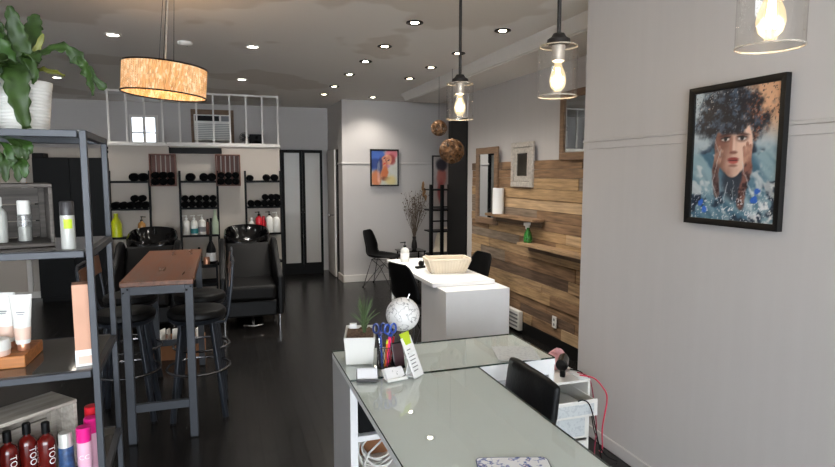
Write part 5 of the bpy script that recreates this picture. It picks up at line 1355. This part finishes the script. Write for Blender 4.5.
def bagf(u, v):
    a = 2 * PI * u; f = math.sin(PI * min(1, .12 + v * .88)) ** .5; rr = .85 + .35 * (nb(math.cos(a) * 1.5 + 4, math.sin(a) * 1.5 + v * 3) - .5)
    return (.085 * f * rr * math.cos(a), .07 * f * rr * math.sin(a), .002 + .10 * v * (1 + .25 * math.sin(a + 1)))
b.surf(bagf, 28, 12); o = b.build('cloth_bag', 'pink_cloth', loc=(1.84, 2.92, .50)); tag(o, 'crumpled dusty pink cloth bag on the white drawer unit', 'bag')
t = thing('hair_dryer', 'black hair dryer leaning on the pink cloth bag', 'hair dryer', (1.795, 2.775, .50), .9)
MB().cyl((-.055, 0, .085), (.05, 0, .095), .034, .03, 20).cyl((.05, 0, .095), (.085, 0, .098), .022, .019, 16).build('barrel', 'gloss_black', t, bevel=.004)
MB().bar((-.01, 0, .075), (.015, 0, .0), .03, .036).build('grip', 'black', t, bevel=.008)
t = thing('black_adapter', 'flat black power adapter lying in the open drawer', 'adapter', (1.70, 2.66, .366), -.2)
MB().prism(rrect(.12, .05, .008), 0, .025).build('adapter_body', 'black', t, bevel=.004)
def cable(name, pts, r, m, label):
    P = [catmull([list(p) for p in pts], i / 40) for i in range(41)]
    o = MB().tube(P, r, 6).build(name, m); tag(o, label, 'cable')
cable('power_cable', [(1.90, 2.76, .505), (1.945, 2.70, .505), (1.99, 2.68, .46), (2.03, 2.68, .38), (2.02, 2.70, .20), (2.055, 2.74, .04), (2.08, 2.80, .006)], .0042, 'red_cable', 'red cable looping out from the drawer unit down the grey wall')
cable('power_cable', [(1.91, 2.80, .508), (1.948, 2.74, .49), (1.955, 2.70, .38), (1.965, 2.68, .22), (1.95, 2.67, .10), (1.99, 2.72, .006)], .0036, 'red_cable_dark', 'dark red cable hanging straight down at the drawer unit corner')
cable('power_cable', [(1.90, 2.86, .508), (1.953, 2.80, .49), (1.97, 2.76, .36), (1.98, 2.72, .18), (2.03, 2.69, .05), (2.10, 2.66, .005)], .0036, 'black', 'black cable hanging beside the right side of the drawer unit')
cable('power_cable', [(1.76, 2.64, .385), (1.80, 2.585, .436), (1.84, 2.566, .40), (1.88, 2.562, .25), (1.92, 2.565, .10), (1.98, 2.64, .005)], .0036, 'black', 'thin black cable hanging over the front of the open drawer')

# ------------------------------------------------------------------ daylight, camera, view
w = bpy.data.worlds.new('overcast_street'); SC.world = w; w.use_nodes = True
bg = w.node_tree.nodes['Background']; bg.inputs['Color'].default_value = (.86, .93, 1.0, 1); bg.inputs['Strength'].default_value = 8.0
a = lamp('window_daylight', 'AREA', (-.55, -3.5, 1.45), 1, (1, 1, 1), rot=(PI / 2, 0, 0), shape='RECTANGLE', size=5.05)
a.data.size_y = 2.38; a.data.cycles.is_portal = True

F, VX, VY = 580.0, 223.0, 174.0
pitch = math.atan((233.5 - VY) / F); yaw = math.atan((417.5 - VX) / math.hypot(F, 233.5 - VY))
cd = bpy.data.cameras.new('camera'); cd.sensor_width = 36; cd.lens = F * 36 / 835; cd.clip_start = .05
cam = bpy.data.objects.new('camera', cd); COL.objects.link(cam); cam.location = (0, 0, 1.65)
cam.rotation_euler = (PI / 2 - pitch, 0, -yaw); SC.camera = cam
vs_ = SC.view_settings; vs_.view_transform = 'Standard'; vs_.look = 'None'; vs_.gamma = 1; vs_.use_curve_mapping = False; vs_.exposure = 0.75
SC.cycles.max_bounces = 10; SC.cycles.transparent_max_bounces = 24; SC.cycles.sample_clamp_indirect = 4; SC.cycles.caustics_reflective = False; SC.cycles.caustics_refractive = False
